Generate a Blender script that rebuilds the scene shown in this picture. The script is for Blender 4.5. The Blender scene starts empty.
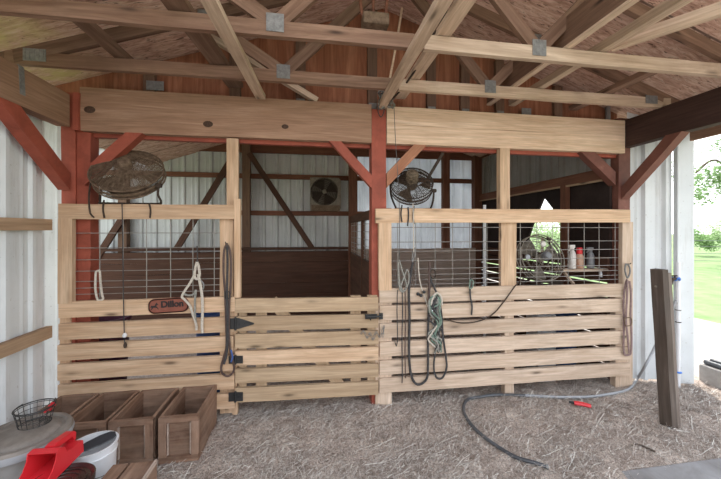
import bpy, bmesh, math, random
from mathutils import Vector, Matrix, noise
random.seed(7)
R_ = random.Random(11)
scene = bpy.context.scene
COL = scene.collection
PI = math.pi

# ------------------------------------------------------------------ camera, sky, sun, exposure
FPX, YAW, CAMZ, HOR = 325.0, math.atan(50.5/325.0), 1.5, 230.0
cam_d = bpy.data.cameras.new('camera'); cam = bpy.data.objects.new('camera', cam_d); COL.objects.link(cam)
cam.location = (0, 0, CAMZ); cam.rotation_euler = (PI/2, 0, -YAW)
cam_d.sensor_width = 36.0; cam_d.lens = 36.0*FPX/721.0
cam_d.shift_y = -(239.5-HOR)/721.0
cam_d.clip_start = 0.05; cam_d.clip_end = 400
scene.camera = cam

world = bpy.data.worlds.new('sky'); scene.world = world; world.use_nodes = True
wn = world.node_tree; wn.nodes.clear()
wo = wn.nodes.new('ShaderNodeOutputWorld'); bg = wn.nodes.new('ShaderNodeBackground')
tc = wn.nodes.new('ShaderNodeTexCoord'); sx = wn.nodes.new('ShaderNodeSeparateXYZ'); cr = wn.nodes.new('ShaderNodeValToRGB')
wn.links.new(tc.outputs['Generated'], sx.inputs[0]); wn.links.new(sx.outputs['Z'], cr.inputs[0])
cr.color_ramp.elements[0].position = 0.0; cr.color_ramp.elements[0].color = (0.97, 0.97, 0.98, 1)
cr.color_ramp.elements[1].position = 0.7; cr.color_ramp.elements[1].color = (0.78, 0.88, 1.0, 1)
wn.links.new(cr.outputs[0], bg.inputs['Color']); bg.inputs['Strength'].default_value = 1.3
wn.links.new(bg.outputs[0], wo.inputs[0])

sun_d = bpy.data.lights.new('sun', 'SUN'); sun_d.energy = 2.6; sun_d.angle = 0.02; sun_d.color = (1.0, 0.95, 0.86)
sun = bpy.data.objects.new('sun', sun_d); COL.objects.link(sun)
sun.rotation_euler = Vector((-0.28, -0.55, -1.15)).to_track_quat('-Z', 'Y').to_euler()

scene.view_settings.view_transform = 'Standard'
scene.view_settings.look = 'None'
scene.view_settings.gamma = 1.0
scene.view_settings.exposure = 1.05

# ------------------------------------------------------------------ measuring helpers (photo measurement -> point on a real plane)
SN, CS = math.sin(YAW), math.cos(YAW)
def at(px, py, Y):
    u = (px-360.5)/FPX; z = Y/(CS-u*SN)
    return Vector((z*(SN+u*CS), Y, CAMZ-(py-HOR)/FPX*z))
def on_x(px, py, X):
    u = (px-360.5)/FPX; z = X/(SN+u*CS)
    return Vector((X, z*(CS-u*SN), CAMZ-(py-HOR)/FPX*z))
def on_z(px, py, Z=0.0):
    u = (px-360.5)/FPX; z = (CAMZ-Z)*FPX/(py-HOR)
    return Vector((z*(SN+u*CS), z*(CS-u*SN), Z))

# ------------------------------------------------------------------ materials
def new_mat(name):
    m = bpy.data.materials.new(name); m.use_nodes = True
    nt = m.node_tree; nt.nodes.clear()
    out = nt.nodes.new('ShaderNodeOutputMaterial'); b = nt.nodes.new('ShaderNodeBsdfPrincipled')
    nt.links.new(b.outputs[0], out.inputs[0])
    return m, nt, b
def N(nt, t, **kw):
    n = nt.nodes.new(t)
    for k, v in kw.items(): setattr(n, k, v)
    return n
def ramp(nt, stops, src):
    n = nt.nodes.new('ShaderNodeValToRGB'); e = n.color_ramp.elements
    while len(e) > 1: e.remove(e[-1])
    e[0].position, e[0].color = stops[0][0], (*stops[0][1], 1) if len(stops[0][1]) == 3 else stops[0][1]
    for p, c in stops[1:]:
        x = e.new(p); x.color = (*c, 1) if len(c) == 3 else c
    nt.links.new(src, n.inputs[0]); return n.outputs[0]
def mix(nt, mode, fac, a, b):
    n = nt.nodes.new('ShaderNodeMix'); n.data_type = 'RGBA'; n.blend_type = mode
    for sock, v in ((n.inputs[0], fac), (n.inputs[6], a), (n.inputs[7], b)):
        if hasattr(v, 'links'): nt.links.new(v, sock)
        elif isinstance(v, tuple): sock.default_value = (*v, 1) if len(v) == 3 else v
        else: sock.default_value = v
    return n.outputs[2]
def coords(nt, scale, rnd=True):
    tc = N(nt, 'ShaderNodeTexCoord'); src = tc.outputs['Object']
    if rnd:
        oi = N(nt, 'ShaderNodeObjectInfo'); mu = N(nt, 'ShaderNodeVectorMath', operation='MULTIPLY')
        nt.links.new(oi.outputs['Random'], mu.inputs[0]); mu.inputs[1].default_value = (37.0, 19.0, 23.0)
        ad = N(nt, 'ShaderNodeVectorMath', operation='ADD'); nt.links.new(src, ad.inputs[0]); nt.links.new(mu.outputs[0], ad.inputs[1]); src = ad.outputs[0]
    outs = []
    for s in scale:
        mp = N(nt, 'ShaderNodeMapping'); mp.inputs['Scale'].default_value = s; nt.links.new(src, mp.inputs[0]); outs.append(mp.outputs[0])
    return outs
def noise_tex(nt, vec, scale=1.0, detail=4.0, rough=0.55, dist=0.0):
    n = N(nt, 'ShaderNodeTexNoise'); n.inputs['Scale'].default_value = scale; n.inputs['Detail'].default_value = detail
    n.inputs['Roughness'].default_value = rough; n.inputs['Distortion'].default_value = dist
    nt.links.new(vec, n.inputs['Vector']); return n.outputs['Fac']
def bump(nt, b, h, strength=0.3, dist=0.01):
    n = N(nt, 'ShaderNodeBump'); n.inputs['Strength'].default_value = strength; n.inputs['Distance'].default_value = dist
    nt.links.new(h, n.inputs['Height']); nt.links.new(n.outputs[0], b.inputs['Normal'])

def wood(name, dark, light, grain=1.0, knots=True, stain=0.35, stain_col=(0.08, 0.05, 0.035), rough=0.75, vary=0.25, axis='x', dust=None):
    m, nt, b = new_mat(name)
    g = grain
    def ax(a, c): return (a, c, c) if axis == 'x' else ((c, c, a) if axis == 'z' else (c, a, c))
    v1, v2, v3, v4 = coords(nt, [ax(1.3*g, 16*g), ax(4*g, 90*g), ax(2.3, 9.0), (2.2, 2.2, 2.2)])
    n1 = noise_tex(nt, v1, 1.0, 5, 0.6, 1.2); n2 = noise_tex(nt, v2, 1.0, 3, 0.6, 0.2); n4 = noise_tex(nt, v4, 1.0, 5, 0.65, 0.6)
    c = ramp(nt, [(0.3, dark), (0.55, tuple((x+y)/2 for x, y in zip(dark, light))), (0.72, light)], n1)
    fine = ramp(nt, [(0.3, (0.72, 0.70, 0.68)), (0.7, (1.06, 1.05, 1.04))], n2)
    c = mix(nt, 'MULTIPLY', 0.8, c, fine)
    if stain:
        f = ramp(nt, [(0.48, (0, 0, 0)), (0.75, (stain,)*3)], n4); c = mix(nt, 'MIX', f, c, stain_col)
    if knots:
        vo = N(nt, 'ShaderNodeTexVoronoi'); vo.inputs['Scale'].default_value = 1.0; nt.links.new(v3, vo.inputs['Vector'])
        f = ramp(nt, [(0.05, (0.9,)*3), (0.13, (0.25,)*3), (0.2, (0, 0, 0))], vo.outputs['Distance'])
        c = mix(nt, 'MIX', f, c, tuple(x*0.25 for x in dark))
    if dust:
        v5 = coords(nt, [(3, 3, 3)])[0]; f = ramp(nt, [(0.4, (0, 0, 0)), (0.7, (0.6,)*3)], noise_tex(nt, v5, 1.5, 6, 0.7)); c = mix(nt, 'MIX', f, c, dust)
    oi = N(nt, 'ShaderNodeObjectInfo'); hs = N(nt, 'ShaderNodeHueSaturation')
    mr = N(nt, 'ShaderNodeMapRange'); mr.inputs['To Min'].default_value = 1-vary*0.5; mr.inputs['To Max'].default_value = 1+vary*0.5
    nt.links.new(oi.outputs['Random'], mr.inputs[0]); nt.links.new(mr.outputs[0], hs.inputs['Value']); nt.links.new(c, hs.inputs['Color'])
    nt.links.new(hs.outputs[0], b.inputs['Base Color']); b.inputs['Roughness'].default_value = rough
    b.inputs['Specular IOR Level'].default_value = 0.25
    bump(nt, b, n2, 0.25, 0.004)
    return m
def painted(name, col, under, wear=0.5, rough=0.6):
    m, nt, b = new_mat(name)
    v1, v2 = coords(nt, [(3, 3, 3), (3, 40, 40)])
    n1 = noise_tex(nt, v1, 2.0, 7, 0.7, 0.5); n2 = noise_tex(nt, v2, 1.0, 3)
    c = ramp(nt, [(0.25, tuple(x*0.6 for x in col)), (0.6, col), (0.8, tuple(min(1, x*1.35) for x in col))], n1)
    f = ramp(nt, [(0.66, (0, 0, 0)), (0.72, (wear,)*3)], n1); c = mix(nt, 'MIX', f, c, under)
    nt.links.new(c, b.inputs['Base Color']); b.inputs['Roughness'].default_value = rough; bump(nt, b, n2, 0.2, 0.004)
    b.inputs['Specular IOR Level'].default_value = 0.3
    return m
def mottled(name, a, bcol, scale=6.0, rough=0.6, metal=0.0, spec=0.5, bmp=0.1, detail=6):
    m, nt, b = new_mat(name)
    v = coords(nt, [(1, 1, 1)])[0]; n = noise_tex(nt, v, scale, detail, 0.65, 0.3)
    nt.links.new(ramp(nt, [(0.3, a), (0.7, bcol)], n), b.inputs['Base Color'])
    b.inputs['Roughness'].default_value = rough; b.inputs['Metallic'].default_value = metal; b.inputs['Specular IOR Level'].default_value = spec
    if bmp: bump(nt, b, n, bmp, 0.005)
    return m
M = {}
M['pine'] = wood('new_pine', (0.52, 0.335, 0.205), (0.74, 0.54, 0.375), stain=0.15, vary=0.2)
M['pine_pale'] = wood('pale_pine', (0.52, 0.38, 0.275), (0.745, 0.60, 0.48), stain=0.3, stain_col=(0.25, 0.17, 0.12), vary=0.16)  # greyer pine, with the sunlight on the right-hand slats painted into its tone
M['pine_gate'] = wood('gate_pine', (0.40, 0.275, 0.17), (0.57, 0.425, 0.285), stain=0.15, vary=0.14)
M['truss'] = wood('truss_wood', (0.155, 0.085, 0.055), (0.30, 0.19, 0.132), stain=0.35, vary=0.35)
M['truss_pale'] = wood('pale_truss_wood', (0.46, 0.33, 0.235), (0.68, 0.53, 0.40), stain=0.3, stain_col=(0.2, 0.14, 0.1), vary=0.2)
M['truss_dark'] = wood('dark_truss_wood', (0.13, 0.075, 0.05), (0.22, 0.13, 0.085), stain=0.3, vary=0.2)
M['beam'] = wood('beam_wood', (0.30, 0.17, 0.108), (0.43, 0.27, 0.185), knots=False, stain=0.2, vary=0.1)
M['beam_pale'] = wood('pale_beam_wood', (0.62, 0.42, 0.285), (0.84, 0.64, 0.48), knots=False, stain=0.12, stain_col=(0.3, 0.2, 0.12), vary=0.1)  # sunlit brightness of the right front beam painted into the wood colour
M['beam_dark'] = wood('dark_beam_wood', (0.045, 0.023, 0.019), (0.078, 0.042, 0.034), knots=False, stain=0.3, vary=0.05)
M['girt'] = wood('girt_wood', (0.13, 0.05, 0.03), (0.24, 0.105, 0.062), knots=False, stain=0.3, vary=0.3)
M['girt_pale'] = wood('wall_girt_wood', (0.33, 0.21, 0.13), (0.50, 0.35, 0.23), stain=0.25, vary=0.2)
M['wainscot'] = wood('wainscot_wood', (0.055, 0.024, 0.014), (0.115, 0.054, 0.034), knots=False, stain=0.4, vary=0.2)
M['wainscot_pale'] = wood('lit_board', (0.40, 0.30, 0.245), (0.58, 0.47, 0.40), knots=False, stain=0.35, vary=0.2)  # same wainscot, with the light in the right stall painted into its colour
M['crate'] = wood('crate_wood', (0.14, 0.07, 0.045), (0.40, 0.25, 0.17), knots=False, stain=0.5, vary=0.2, dust=(0.34, 0.235, 0.175))
M['old_post'] = wood('old_post_wood', (0.075, 0.058, 0.048), (0.16, 0.128, 0.108), stain=0.4, vary=0.1)
M['post_pale'] = wood('lit_post_wood', (0.17, 0.135, 0.115), (0.30, 0.25, 0.215), knots=False, stain=0.3, vary=0.1)
M['plaque'] = painted('plaque_red', (0.27, 0.09, 0.06), (0.36, 0.15, 0.10), 0.6)
M['red'] = painted('red_paint', (0.35, 0.085, 0.052), (0.35, 0.17, 0.11), 0.5)
M['red_brown'] = painted('red_brown_stain', (0.185, 0.072, 0.052), (0.26, 0.14, 0.105), 0.6)
M['brace_orange'] = wood('faded_orange_wood', (0.36, 0.15, 0.085), (0.50, 0.26, 0.16), knots=False, stain=0.2, vary=0.05)
M['red_dark'] = painted('dark_red_paint', (0.17, 0.045, 0.032), (0.22, 0.10, 0.07), 0.5)
M['ply'] = wood('plywood_red', (0.22, 0.075, 0.036), (0.44, 0.19, 0.105), grain=0.7, knots=False, stain=0.35, vary=0.05, axis='z')
M['steel'] = mottled('galvanised', (0.15, 0.145, 0.14), (0.27, 0.265, 0.255), 40, 0.6, 0.2)
M['black_metal'] = mottled('black_metal', (0.012, 0.012, 0.013), (0.03, 0.03, 0.03), 10, 0.5)
M['wire'] = mottled('wire_steel', (0.20, 0.18, 0.165), (0.34, 0.31, 0.28), 14, 0.5, 0.3)
M['wire_thin'] = mottled('thin_wire', (0.06, 0.055, 0.05), (0.12, 0.11, 0.1), 14, 0.5)
M['fan_dirty'] = mottled('dusty_fan_metal', (0.085, 0.052, 0.034), (0.22, 0.155, 0.105), 35, 0.85, 0, 0.2)
M['fan_mottle'] = mottled('mottled_motor', (0.02, 0.014, 0.01), (0.20, 0.15, 0.10), 60, 0.8, 0, 0.2)
M['fan_dust'] = mottled('dust_grey', (0.16, 0.135, 0.11), (0.30, 0.26, 0.215), 30, 0.9, 0, 0.2)
M['fan_dark'] = mottled('dark_fan', (0.035, 0.024, 0.018), (0.07, 0.05, 0.038), 20, 0.8, 0, 0.2)
M['rope'] = mottled('rope_cream', (0.42, 0.36, 0.30), (0.66, 0.60, 0.52), 90, 0.9, 0, 0.1)
M['rope_grey'] = mottled('rope_grey', (0.16, 0.15, 0.13), (0.38, 0.37, 0.33), 120, 0.9, 0, 0.1)
M['rope_dark'] = mottled('rope_dark', (0.035, 0.032, 0.032), (0.085, 0.08, 0.08), 80, 0.8, 0, 0.2)
M['rope_green'] = mottled('rope_green', (0.05, 0.11, 0.08), (0.30, 0.36, 0.30), 120, 0.9, 0, 0.1)
M['leather'] = mottled('leather', (0.05, 0.028, 0.022), (0.12, 0.07, 0.055), 30, 0.6)
M['strap'] = mottled('pink_brown_strap', (0.15, 0.09, 0.085), (0.28, 0.19, 0.18), 40, 0.8)
M['hose'] = mottled('hose_rubber', (0.05, 0.052, 0.058), (0.10, 0.105, 0.115), 8, 0.3)
M['hose_grey'] = mottled('hose_grey', (0.26, 0.27, 0.29), (0.36, 0.37, 0.39), 8, 0.4)
M['red_plastic'] = mottled('red_plastic', (0.60, 0.018, 0.028), (0.68, 0.03, 0.04), 6, 0.35, 0, 0.5, 0)
M['white_plastic'] = mottled('white_plastic', (0.70, 0.70, 0.72), (0.80, 0.80, 0.82), 7, 0.4)
M['grey_plastic'] = mottled('grey_lid_plastic', (0.13, 0.108, 0.09), (0.30, 0.26, 0.23), 7, 0.6)
M['bin'] = mottled('bin_plastic', (0.20, 0.19, 0.18), (0.30, 0.29, 0.28), 7, 0.6)
M['dark_plastic'] = mottled('dark_pail', (0.02, 0.012, 0.012), (0.07, 0.035, 0.03), 14, 0.25)
M['black_plastic'] = mottled('black_plastic', (0.012, 0.012, 0.015), (0.03, 0.03, 0.035), 9, 0.4)
M['blue_plastic'] = mottled('blue_plastic', (0.03, 0.075, 0.23), (0.05, 0.11, 0.32), 7, 0.5)
M['maroon'] = mottled('maroon_plastic', (0.07, 0.015, 0.035), (0.12, 0.03, 0.06), 7, 0.5)
M['blue_bright'] = mottled('blue_tape', (0.03, 0.13, 0.5), (0.07, 0.22, 0.65), 9, 0.5)
M['bottle_white'] = mottled('bottle_white', (0.55, 0.5, 0.46), (0.72, 0.68, 0.64), 12, 0.4)
M['bottle_amber'] = mottled('bottle_amber', (0.35, 0.15, 0.08), (0.55, 0.40, 0.30), 18, 0.4)
M['bottle_grey'] = mottled('bottle_grey', (0.12, 0.12, 0.125), (0.22, 0.22, 0.23), 12, 0.4)
M['ink'] = mottled('dark_ink', (0.012, 0.01, 0.01), (0.03, 0.02, 0.02), 20, 0.7)
M['knot'] = mottled('knot_wood', (0.04, 0.02, 0.012), (0.09, 0.045, 0.025), 60, 0.8)
M['concrete'] = mottled('dusty_concrete', (0.20, 0.185, 0.18), (0.34, 0.33, 0.335), 5, 0.85, 0, 0.2, 0.2, 9)
M['kerb'] = mottled('kerb_concrete', (0.30, 0.28, 0.265), (0.42, 0.40, 0.38), 9, 0.9, 0, 0.2)
M['sand'] = mottled('sandy_soil', (0.36, 0.31, 0.27), (0.56, 0.50, 0.45), 3.0, 0.95, 0, 0.1, 0.3, 9)
M['lawn'] = mottled('lawn_grass', (0.16, 0.25, 0.095), (0.29, 0.37, 0.18), 1.5, 0.95, 0, 0.1, 0.3, 10)
M['leaf'] = mottled('leaf_green', (0.10, 0.20, 0.05), (0.24, 0.37, 0.13), 5, 0.7, 0, 0.3, 0)
M['leaf_pale'] = mottled('leaf_pale', (0.24, 0.34, 0.14), (0.42, 0.52, 0.27), 5, 0.7, 0, 0.3, 0)
M['bark'] = mottled('bark', (0.10, 0.075, 0.055), (0.2, 0.15, 0.11), 12, 0.9, 0, 0.1)
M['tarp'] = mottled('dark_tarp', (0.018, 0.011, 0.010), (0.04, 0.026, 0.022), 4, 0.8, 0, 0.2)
m_, nt_, b_ = new_mat('fibreglass_sheet')
v_ = coords(nt_, [(1, 1, 0.5)], rnd=False)[0]; c_ = ramp(nt_, [(0.3, (0.55, 0.57, 0.60)), (0.7, (0.74, 0.76, 0.79))], noise_tex(nt_, v_, 3.0, 6, 0.65))
tr_ = N(nt_, 'ShaderNodeBsdfTranslucent'); mx_ = N(nt_, 'ShaderNodeMixShader'); mx_.inputs[0].default_value = 0.5
nt_.links.new(c_, b_.inputs['Base Color']); nt_.links.new(c_, tr_.inputs['Color']); b_.inputs['Roughness'].default_value = 0.35
nt_.links.new(b_.outputs[0], mx_.inputs[1]); nt_.links.new(tr_.outputs[0], mx_.inputs[2])
nt_.links.new(mx_.outputs[0], [n for n in nt_.nodes if n.type == 'OUTPUT_MATERIAL'][0].inputs[0])
M['fibreglass'] = m_
M['translucent'] = mottled('pale_sheet', (0.55, 0.60, 0.66), (0.70, 0.74, 0.78), 6, 0.4)

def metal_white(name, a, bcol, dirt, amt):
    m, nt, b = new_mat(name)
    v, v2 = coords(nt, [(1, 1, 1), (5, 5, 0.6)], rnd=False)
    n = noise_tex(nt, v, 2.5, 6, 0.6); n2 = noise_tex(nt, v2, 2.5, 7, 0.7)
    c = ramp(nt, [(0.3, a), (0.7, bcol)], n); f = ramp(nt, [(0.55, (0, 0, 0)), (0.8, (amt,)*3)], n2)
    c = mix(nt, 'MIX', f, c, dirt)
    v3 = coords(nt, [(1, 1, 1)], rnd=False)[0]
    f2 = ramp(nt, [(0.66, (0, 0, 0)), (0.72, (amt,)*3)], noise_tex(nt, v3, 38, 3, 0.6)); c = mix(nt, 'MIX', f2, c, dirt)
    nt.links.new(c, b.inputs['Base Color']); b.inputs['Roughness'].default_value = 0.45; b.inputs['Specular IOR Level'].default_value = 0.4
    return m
M['metal_white'] = metal_white('white_sheet_metal', (0.58, 0.60, 0.61), (0.69, 0.71, 0.72), (0.33, 0.29, 0.25), 0.5)
M['metal_back'] = metal_white('back_sheet_metal', (0.46, 0.465, 0.455), (0.57, 0.575, 0.565), (0.20, 0.17, 0.145), 0.6)
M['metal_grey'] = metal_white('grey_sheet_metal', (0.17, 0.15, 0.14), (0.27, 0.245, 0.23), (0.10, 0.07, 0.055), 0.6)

def deck_mat():
    m, nt, b = new_mat('roof_deck_board')
    v1, v2, v3 = coords(nt, [(1.5, 1.5, 1.5), (7, 34, 7), (1, 1, 1)], rnd=False)
    n1 = noise_tex(nt, v1, 1.2, 6, 0.65, 0.5); n2 = noise_tex(nt, v2, 1.0, 5, 0.65, 1.0)
    c = ramp(nt, [(0.28, (0.28, 0.155, 0.115)), (0.48, (0.56, 0.365, 0.285)), (0.66, (0.72, 0.55, 0.455))], n2)
    c = mix(nt, 'MULTIPLY', 0.7, c, ramp(nt, [(0.3, (0.8, 0.76, 0.72)), (0.65, (1.15, 1.13, 1.1))], n1))
    f = ramp(nt, [(0.60, (0, 0, 0)), (0.66, (0.8,)*3)], noise_tex(nt, v2, 2.0, 4, 0.6, 0.6)); c = mix(nt, 'MIX', f, c, (0.07, 0.035, 0.022))
    # green-yellow daylight, with some mildew, painted on the last boards above the eave
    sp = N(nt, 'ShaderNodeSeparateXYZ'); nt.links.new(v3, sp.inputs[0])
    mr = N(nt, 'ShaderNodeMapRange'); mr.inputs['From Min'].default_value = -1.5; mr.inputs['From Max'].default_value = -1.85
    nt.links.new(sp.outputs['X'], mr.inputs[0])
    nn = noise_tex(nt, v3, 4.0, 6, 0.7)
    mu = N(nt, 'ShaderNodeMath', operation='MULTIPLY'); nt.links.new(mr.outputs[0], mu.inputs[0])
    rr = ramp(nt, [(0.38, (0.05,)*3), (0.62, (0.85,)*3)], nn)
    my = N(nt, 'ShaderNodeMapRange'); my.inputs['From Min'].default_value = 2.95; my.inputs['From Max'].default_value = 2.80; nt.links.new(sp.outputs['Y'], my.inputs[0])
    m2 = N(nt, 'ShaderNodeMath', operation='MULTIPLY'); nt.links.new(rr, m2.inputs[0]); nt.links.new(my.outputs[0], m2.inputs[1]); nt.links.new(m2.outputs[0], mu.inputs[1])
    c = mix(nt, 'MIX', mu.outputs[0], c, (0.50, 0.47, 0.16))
    # joints between sheets every 0.61 m along Y
    wv = N(nt, 'ShaderNodeMath', operation='PINGPONG'); nt.links.new(sp.outputs['Y'], wv.inputs[0]); wv.inputs[1].default_value = 0.305
    f = ramp(nt, [(0.0, (0.8,)*3), (0.006, (0.8,)*3), (0.01, (0, 0, 0))], wv.outputs[0]); c = mix(nt, 'MIX', f, c, (0.06, 0.04, 0.03))
    nt.links.new(c, b.inputs['Base Color']); b.inputs['Roughness'].default_value = 0.85; b.inputs['Specular IOR Level'].default_value = 0.15
    bump(nt, b, n2, 0.2, 0.004)
    return m
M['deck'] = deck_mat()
def ground_mat():
    m, nt, b = new_mat('dirt_and_hay')
    v1, v2, v3 = coords(nt, [(1, 1, 1), (1, 1, 1), (1, 1, 1)], rnd=False)
    n1 = noise_tex(nt, v1, 4.0, 8, 0.7); n2 = noise_tex(nt, v2, 60, 5, 0.75, 1.5); n3 = noise_tex(nt, v3, 1.0, 3)
    c = ramp(nt, [(0.3, (0.26, 0.21, 0.18)), (0.5, (0.47, 0.395, 0.35)), (0.7, (0.64, 0.56, 0.50))], n1)
    c = mix(nt, 'MULTIPLY', 0.85, c, ramp(nt, [(0.38, (0.38, 0.34, 0.315)), (0.56, (1.5, 1.46, 1.42))], n2))
    nt.links.new(c, b.inputs['Base Color']); b.inputs['Roughness'].default_value = 0.95; b.inputs['Specular IOR Level'].default_value = 0.1
    bump(nt, b, n2, 0.9, 0.022)
    return m
M['ground'] = ground_mat()
def straw_mat():
    m, nt, b = new_mat('hay_strands')
    g = N(nt, 'ShaderNodeNewGeometry')
    c = ramp(nt, [(0.0, (0.18, 0.14, 0.12)), (0.3, (0.42, 0.355, 0.31)), (0.75, (0.64, 0.575, 0.52)), (1.0, (0.86, 0.82, 0.76))], g.outputs['Random Per Island'])
    nt.links.new(c, b.inputs['Base Color']); b.inputs['Roughness'].default_value = 0.8; b.inputs['Specular IOR Level'].default_value = 0.2
    return m
M['straw'] = straw_mat()

# ------------------------------------------------------------------ builders
def tag(o, label=None, cat=None, group=None, kind=None):
    if label: o['label'] = label
    if cat: o['category'] = cat
    if group: o['group'] = group
    if kind: o['kind'] = kind
    return o
def link(name, me, mat, parent=None, mw=None):
    o = bpy.data.objects.new(name, me); COL.objects.link(o)
    if mat is not None:
        me.materials.clear(); me.materials.append(M[mat] if isinstance(mat, str) else mat)
    mw = mw or Matrix.Identity(4)
    if parent is not None:
        o.parent = parent; o.matrix_basis = WM[parent.name].inverted() @ mw
    else: o.matrix_basis = mw
    WM[o.name] = mw
    return o
WM = {}
def empty(name, loc, label, cat, group=None, kind=None):
    o = bpy.data.objects.new(name, None); COL.objects.link(o); o.location = loc; o.empty_display_size = 0.05
    WM[o.name] = Matrix.Translation(loc)
    return tag(o, label, cat, group, kind)
def bm_link(name, bm, mat, parent=None, mw=None, smooth=False):
    me = bpy.data.meshes.new(name); bmesh.ops.recalc_face_normals(bm, faces=bm.faces); bm.to_mesh(me); bm.free()
    if smooth:
        for p in me.polygons: p.use_smooth = True
        try: me.set_sharp_from_angle(angle=0.7)
        except Exception: pass
    if mw is None:                       # put the origin in the middle of the shape
        c = sum((v.co for v in me.vertices), Vector())/max(1, len(me.vertices))
        me.transform(Matrix.Translation(-c)); mw = Matrix.Translation(c)
    return link(name, me, mat, parent, mw)
def add_box(bm, c, s, rot=None, bev=0.0):
    r = bmesh.ops.create_cube(bm, size=1.0); vs = r['verts']
    mt = Matrix.Translation(c) @ (rot.to_4x4() if rot is not None else Matrix.Identity(4)) @ Matrix.Diagonal((*s, 1))
    bmesh.ops.transform(bm, matrix=mt, verts=vs)
    if bev:
        es = list({e for v in vs for e in v.link_edges}); bmesh.ops.bevel(bm, geom=es, offset=bev, segments=2, affect='EDGES', profile=0.6)
def frame_of(p0, p1, up=(0, 0, 1)):
    x = (Vector(p1)-Vector(p0)).normalized(); u = Vector(up)
    if abs(x.dot(u)) > 0.98: u = Vector((0, 1, 0))
    y = u.cross(x).normalized(); z = x.cross(y)
    return Matrix((x, y, z)).transposed()
def board(name, p0, p1, w, t, mat, parent=None, up=(0, 0, 1), bev=0.004, wob=0.002, cut=None, label=None, cat=None, group=None):
    """a sawn board from p0 to p1 (its centre line): w along up, t across; the grain runs along it. cut: (slant0, slant1) mitres of the ends"""
    p0, p1 = Vector(p0), Vector(p1); L = (p1-p0).length; rot = frame_of(p0, p1, up)
    bm = bmesh.new(); n = max(2, min(12, int(L/0.3)+1)); rings = []
    for i in range(n+1):
        x = -L/2+L*i/n; dz = R_.uniform(-wob, wob); dy = R_.uniform(-wob, wob); ww = w*(1+R_.uniform(-0.01, 0.01))
        sl = 0.0
        if cut and i == 0: sl = cut[0]
        if cut and i == n: sl = cut[1]
        rings.append([bm.verts.new((x+sl*zz/w*1.0, yy+dy, zz+dz)) for yy, zz in ((-t/2, -ww/2), (t/2, -ww/2), (t/2, ww/2), (-t/2, ww/2))])
    for a, b in zip(rings, rings[1:]):
        for k in range(4): bm.faces.new((a[k], a[(k+1) % 4], b[(k+1) % 4], b[k]))
    bm.faces.new(rings[0][::-1]); bm.faces.new(rings[-1])
    if bev:
        es = [e for e in bm.edges if len(e.link_faces) == 2 and e.calc_face_angle(0) > 0.8]
        bmesh.ops.bevel(bm, geom=es, offset=bev, segments=1, affect='EDGES')
    o = bm_link(name, bm, mat, parent, Matrix.Translation((p0+p1)/2) @ rot.to_4x4())
    return tag(o, label, cat, group)
def smooth_path(pts, n=6):
    pts = [Vector(p) for p in pts]
    if len(pts) < 3: return pts
    out = []
    for i in range(len(pts)-1):
        a = pts[max(i-1, 0)]; b = pts[i]; c = pts[i+1]; d = pts[min(i+2, len(pts)-1)]
        for k in range(n):
            t = k/n; out.append(0.5*((2*b)+(c-a)*t+(2*a-5*b+4*c-d)*t*t+(3*b-a-3*c+d)*t**3))
    out.append(pts[-1]); return out
def add_tube(bm, pts, r, sides=6, closed=False, flat=1.0, n=6, raw=False):
    ps = [Vector(p) for p in pts] if raw else smooth_path(list(pts)+([pts[0]] if closed else []), n)
    if closed: ps = ps[:-1]
    rings = []; prev = None; m = len(ps)
    for i, p in enumerate(ps):
        if closed: d = ps[(i+1) % m]-ps[i-1]
        else: d = ps[min(i+1, m-1)]-ps[max(i-1, 0)]
        if d.length < 1e-9: d = Vector((0, 0, 1))
        d.normalize()
        if prev is None:
            prev = d.orthogonal().normalized()
            if flat != 1.0:
                k = Vector((0, 1, 0))-d*d.y
                if k.length > 0.1: prev = k.normalized()
        prev = (prev-d*prev.dot(d)).normalized(); q = d.cross(prev)
        rr = r[i*len(r)//m] if isinstance(r, (list, tuple)) else r
        rings.append([bm.verts.new(p+prev*math.cos(2*PI*k/sides)*rr*flat+q*math.sin(2*PI*k/sides)*rr) for k in range(sides)])
    for i in range(m if closed else m-1):
        a, b = rings[i], rings[(i+1) % m]
        for k in range(sides): bm.faces.new((a[k], a[(k+1) % sides], b[(k+1) % sides], b[k]))
    if not closed: bm.faces.new(rings[0][::-1]); bm.faces.new(rings[-1])
def tube(name, pts, r, mat, parent=None, sides=6, closed=False, flat=1.0, n=6, raw=False, **kw):
    bm = bmesh.new(); add_tube(bm, pts, r, sides, closed, flat, n, raw); o = bm_link(name, bm, mat, parent, smooth=True)
    return tag(o, **kw)
def add_lathe(bm, prof, seg=32, mt=None, cap0=False, cap1=False):
    rings = []
    for r, z in prof:
        rings.append([bm.verts.new((r*math.cos(2*PI*k/seg), r*math.sin(2*PI*k/seg), z)) for k in range(seg)])
    for a, b in zip(rings, rings[1:]):
        for k in range(seg): bm.faces.new((a[k], a[(k+1) % seg], b[(k+1) % seg], b[k]))
    if cap0: bm.faces.new(rings[0][::-1])
    if cap1: bm.faces.new(rings[-1])
    if mt is not None: bmesh.ops.transform(bm, matrix=mt, verts=[v for r in rings for v in r])
def add_prism(bm, poly, d):
    """poly: list of 3-D points, pushed along vector d"""
    a = [bm.verts.new(p) for p in poly]; b = [bm.verts.new(Vector(p)+Vector(d)) for p in poly]
    bm.faces.new(a); bm.faces.new(b[::-1]); n = len(a)
    for i in range(n): bm.faces.new((a[i], b[i], b[(i+1) % n], a[(i+1) % n]))
def add_ring(bm, c, r, mt, t, seg=36, sides=5):
    add_tube(bm, [mt @ Vector((c[0]+r*math.cos(2*PI*k/seg), c[1], c[2]+r*math.sin(2*PI*k/seg))) for k in range(seg)], t, sides, closed=True, raw=True)
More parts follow.
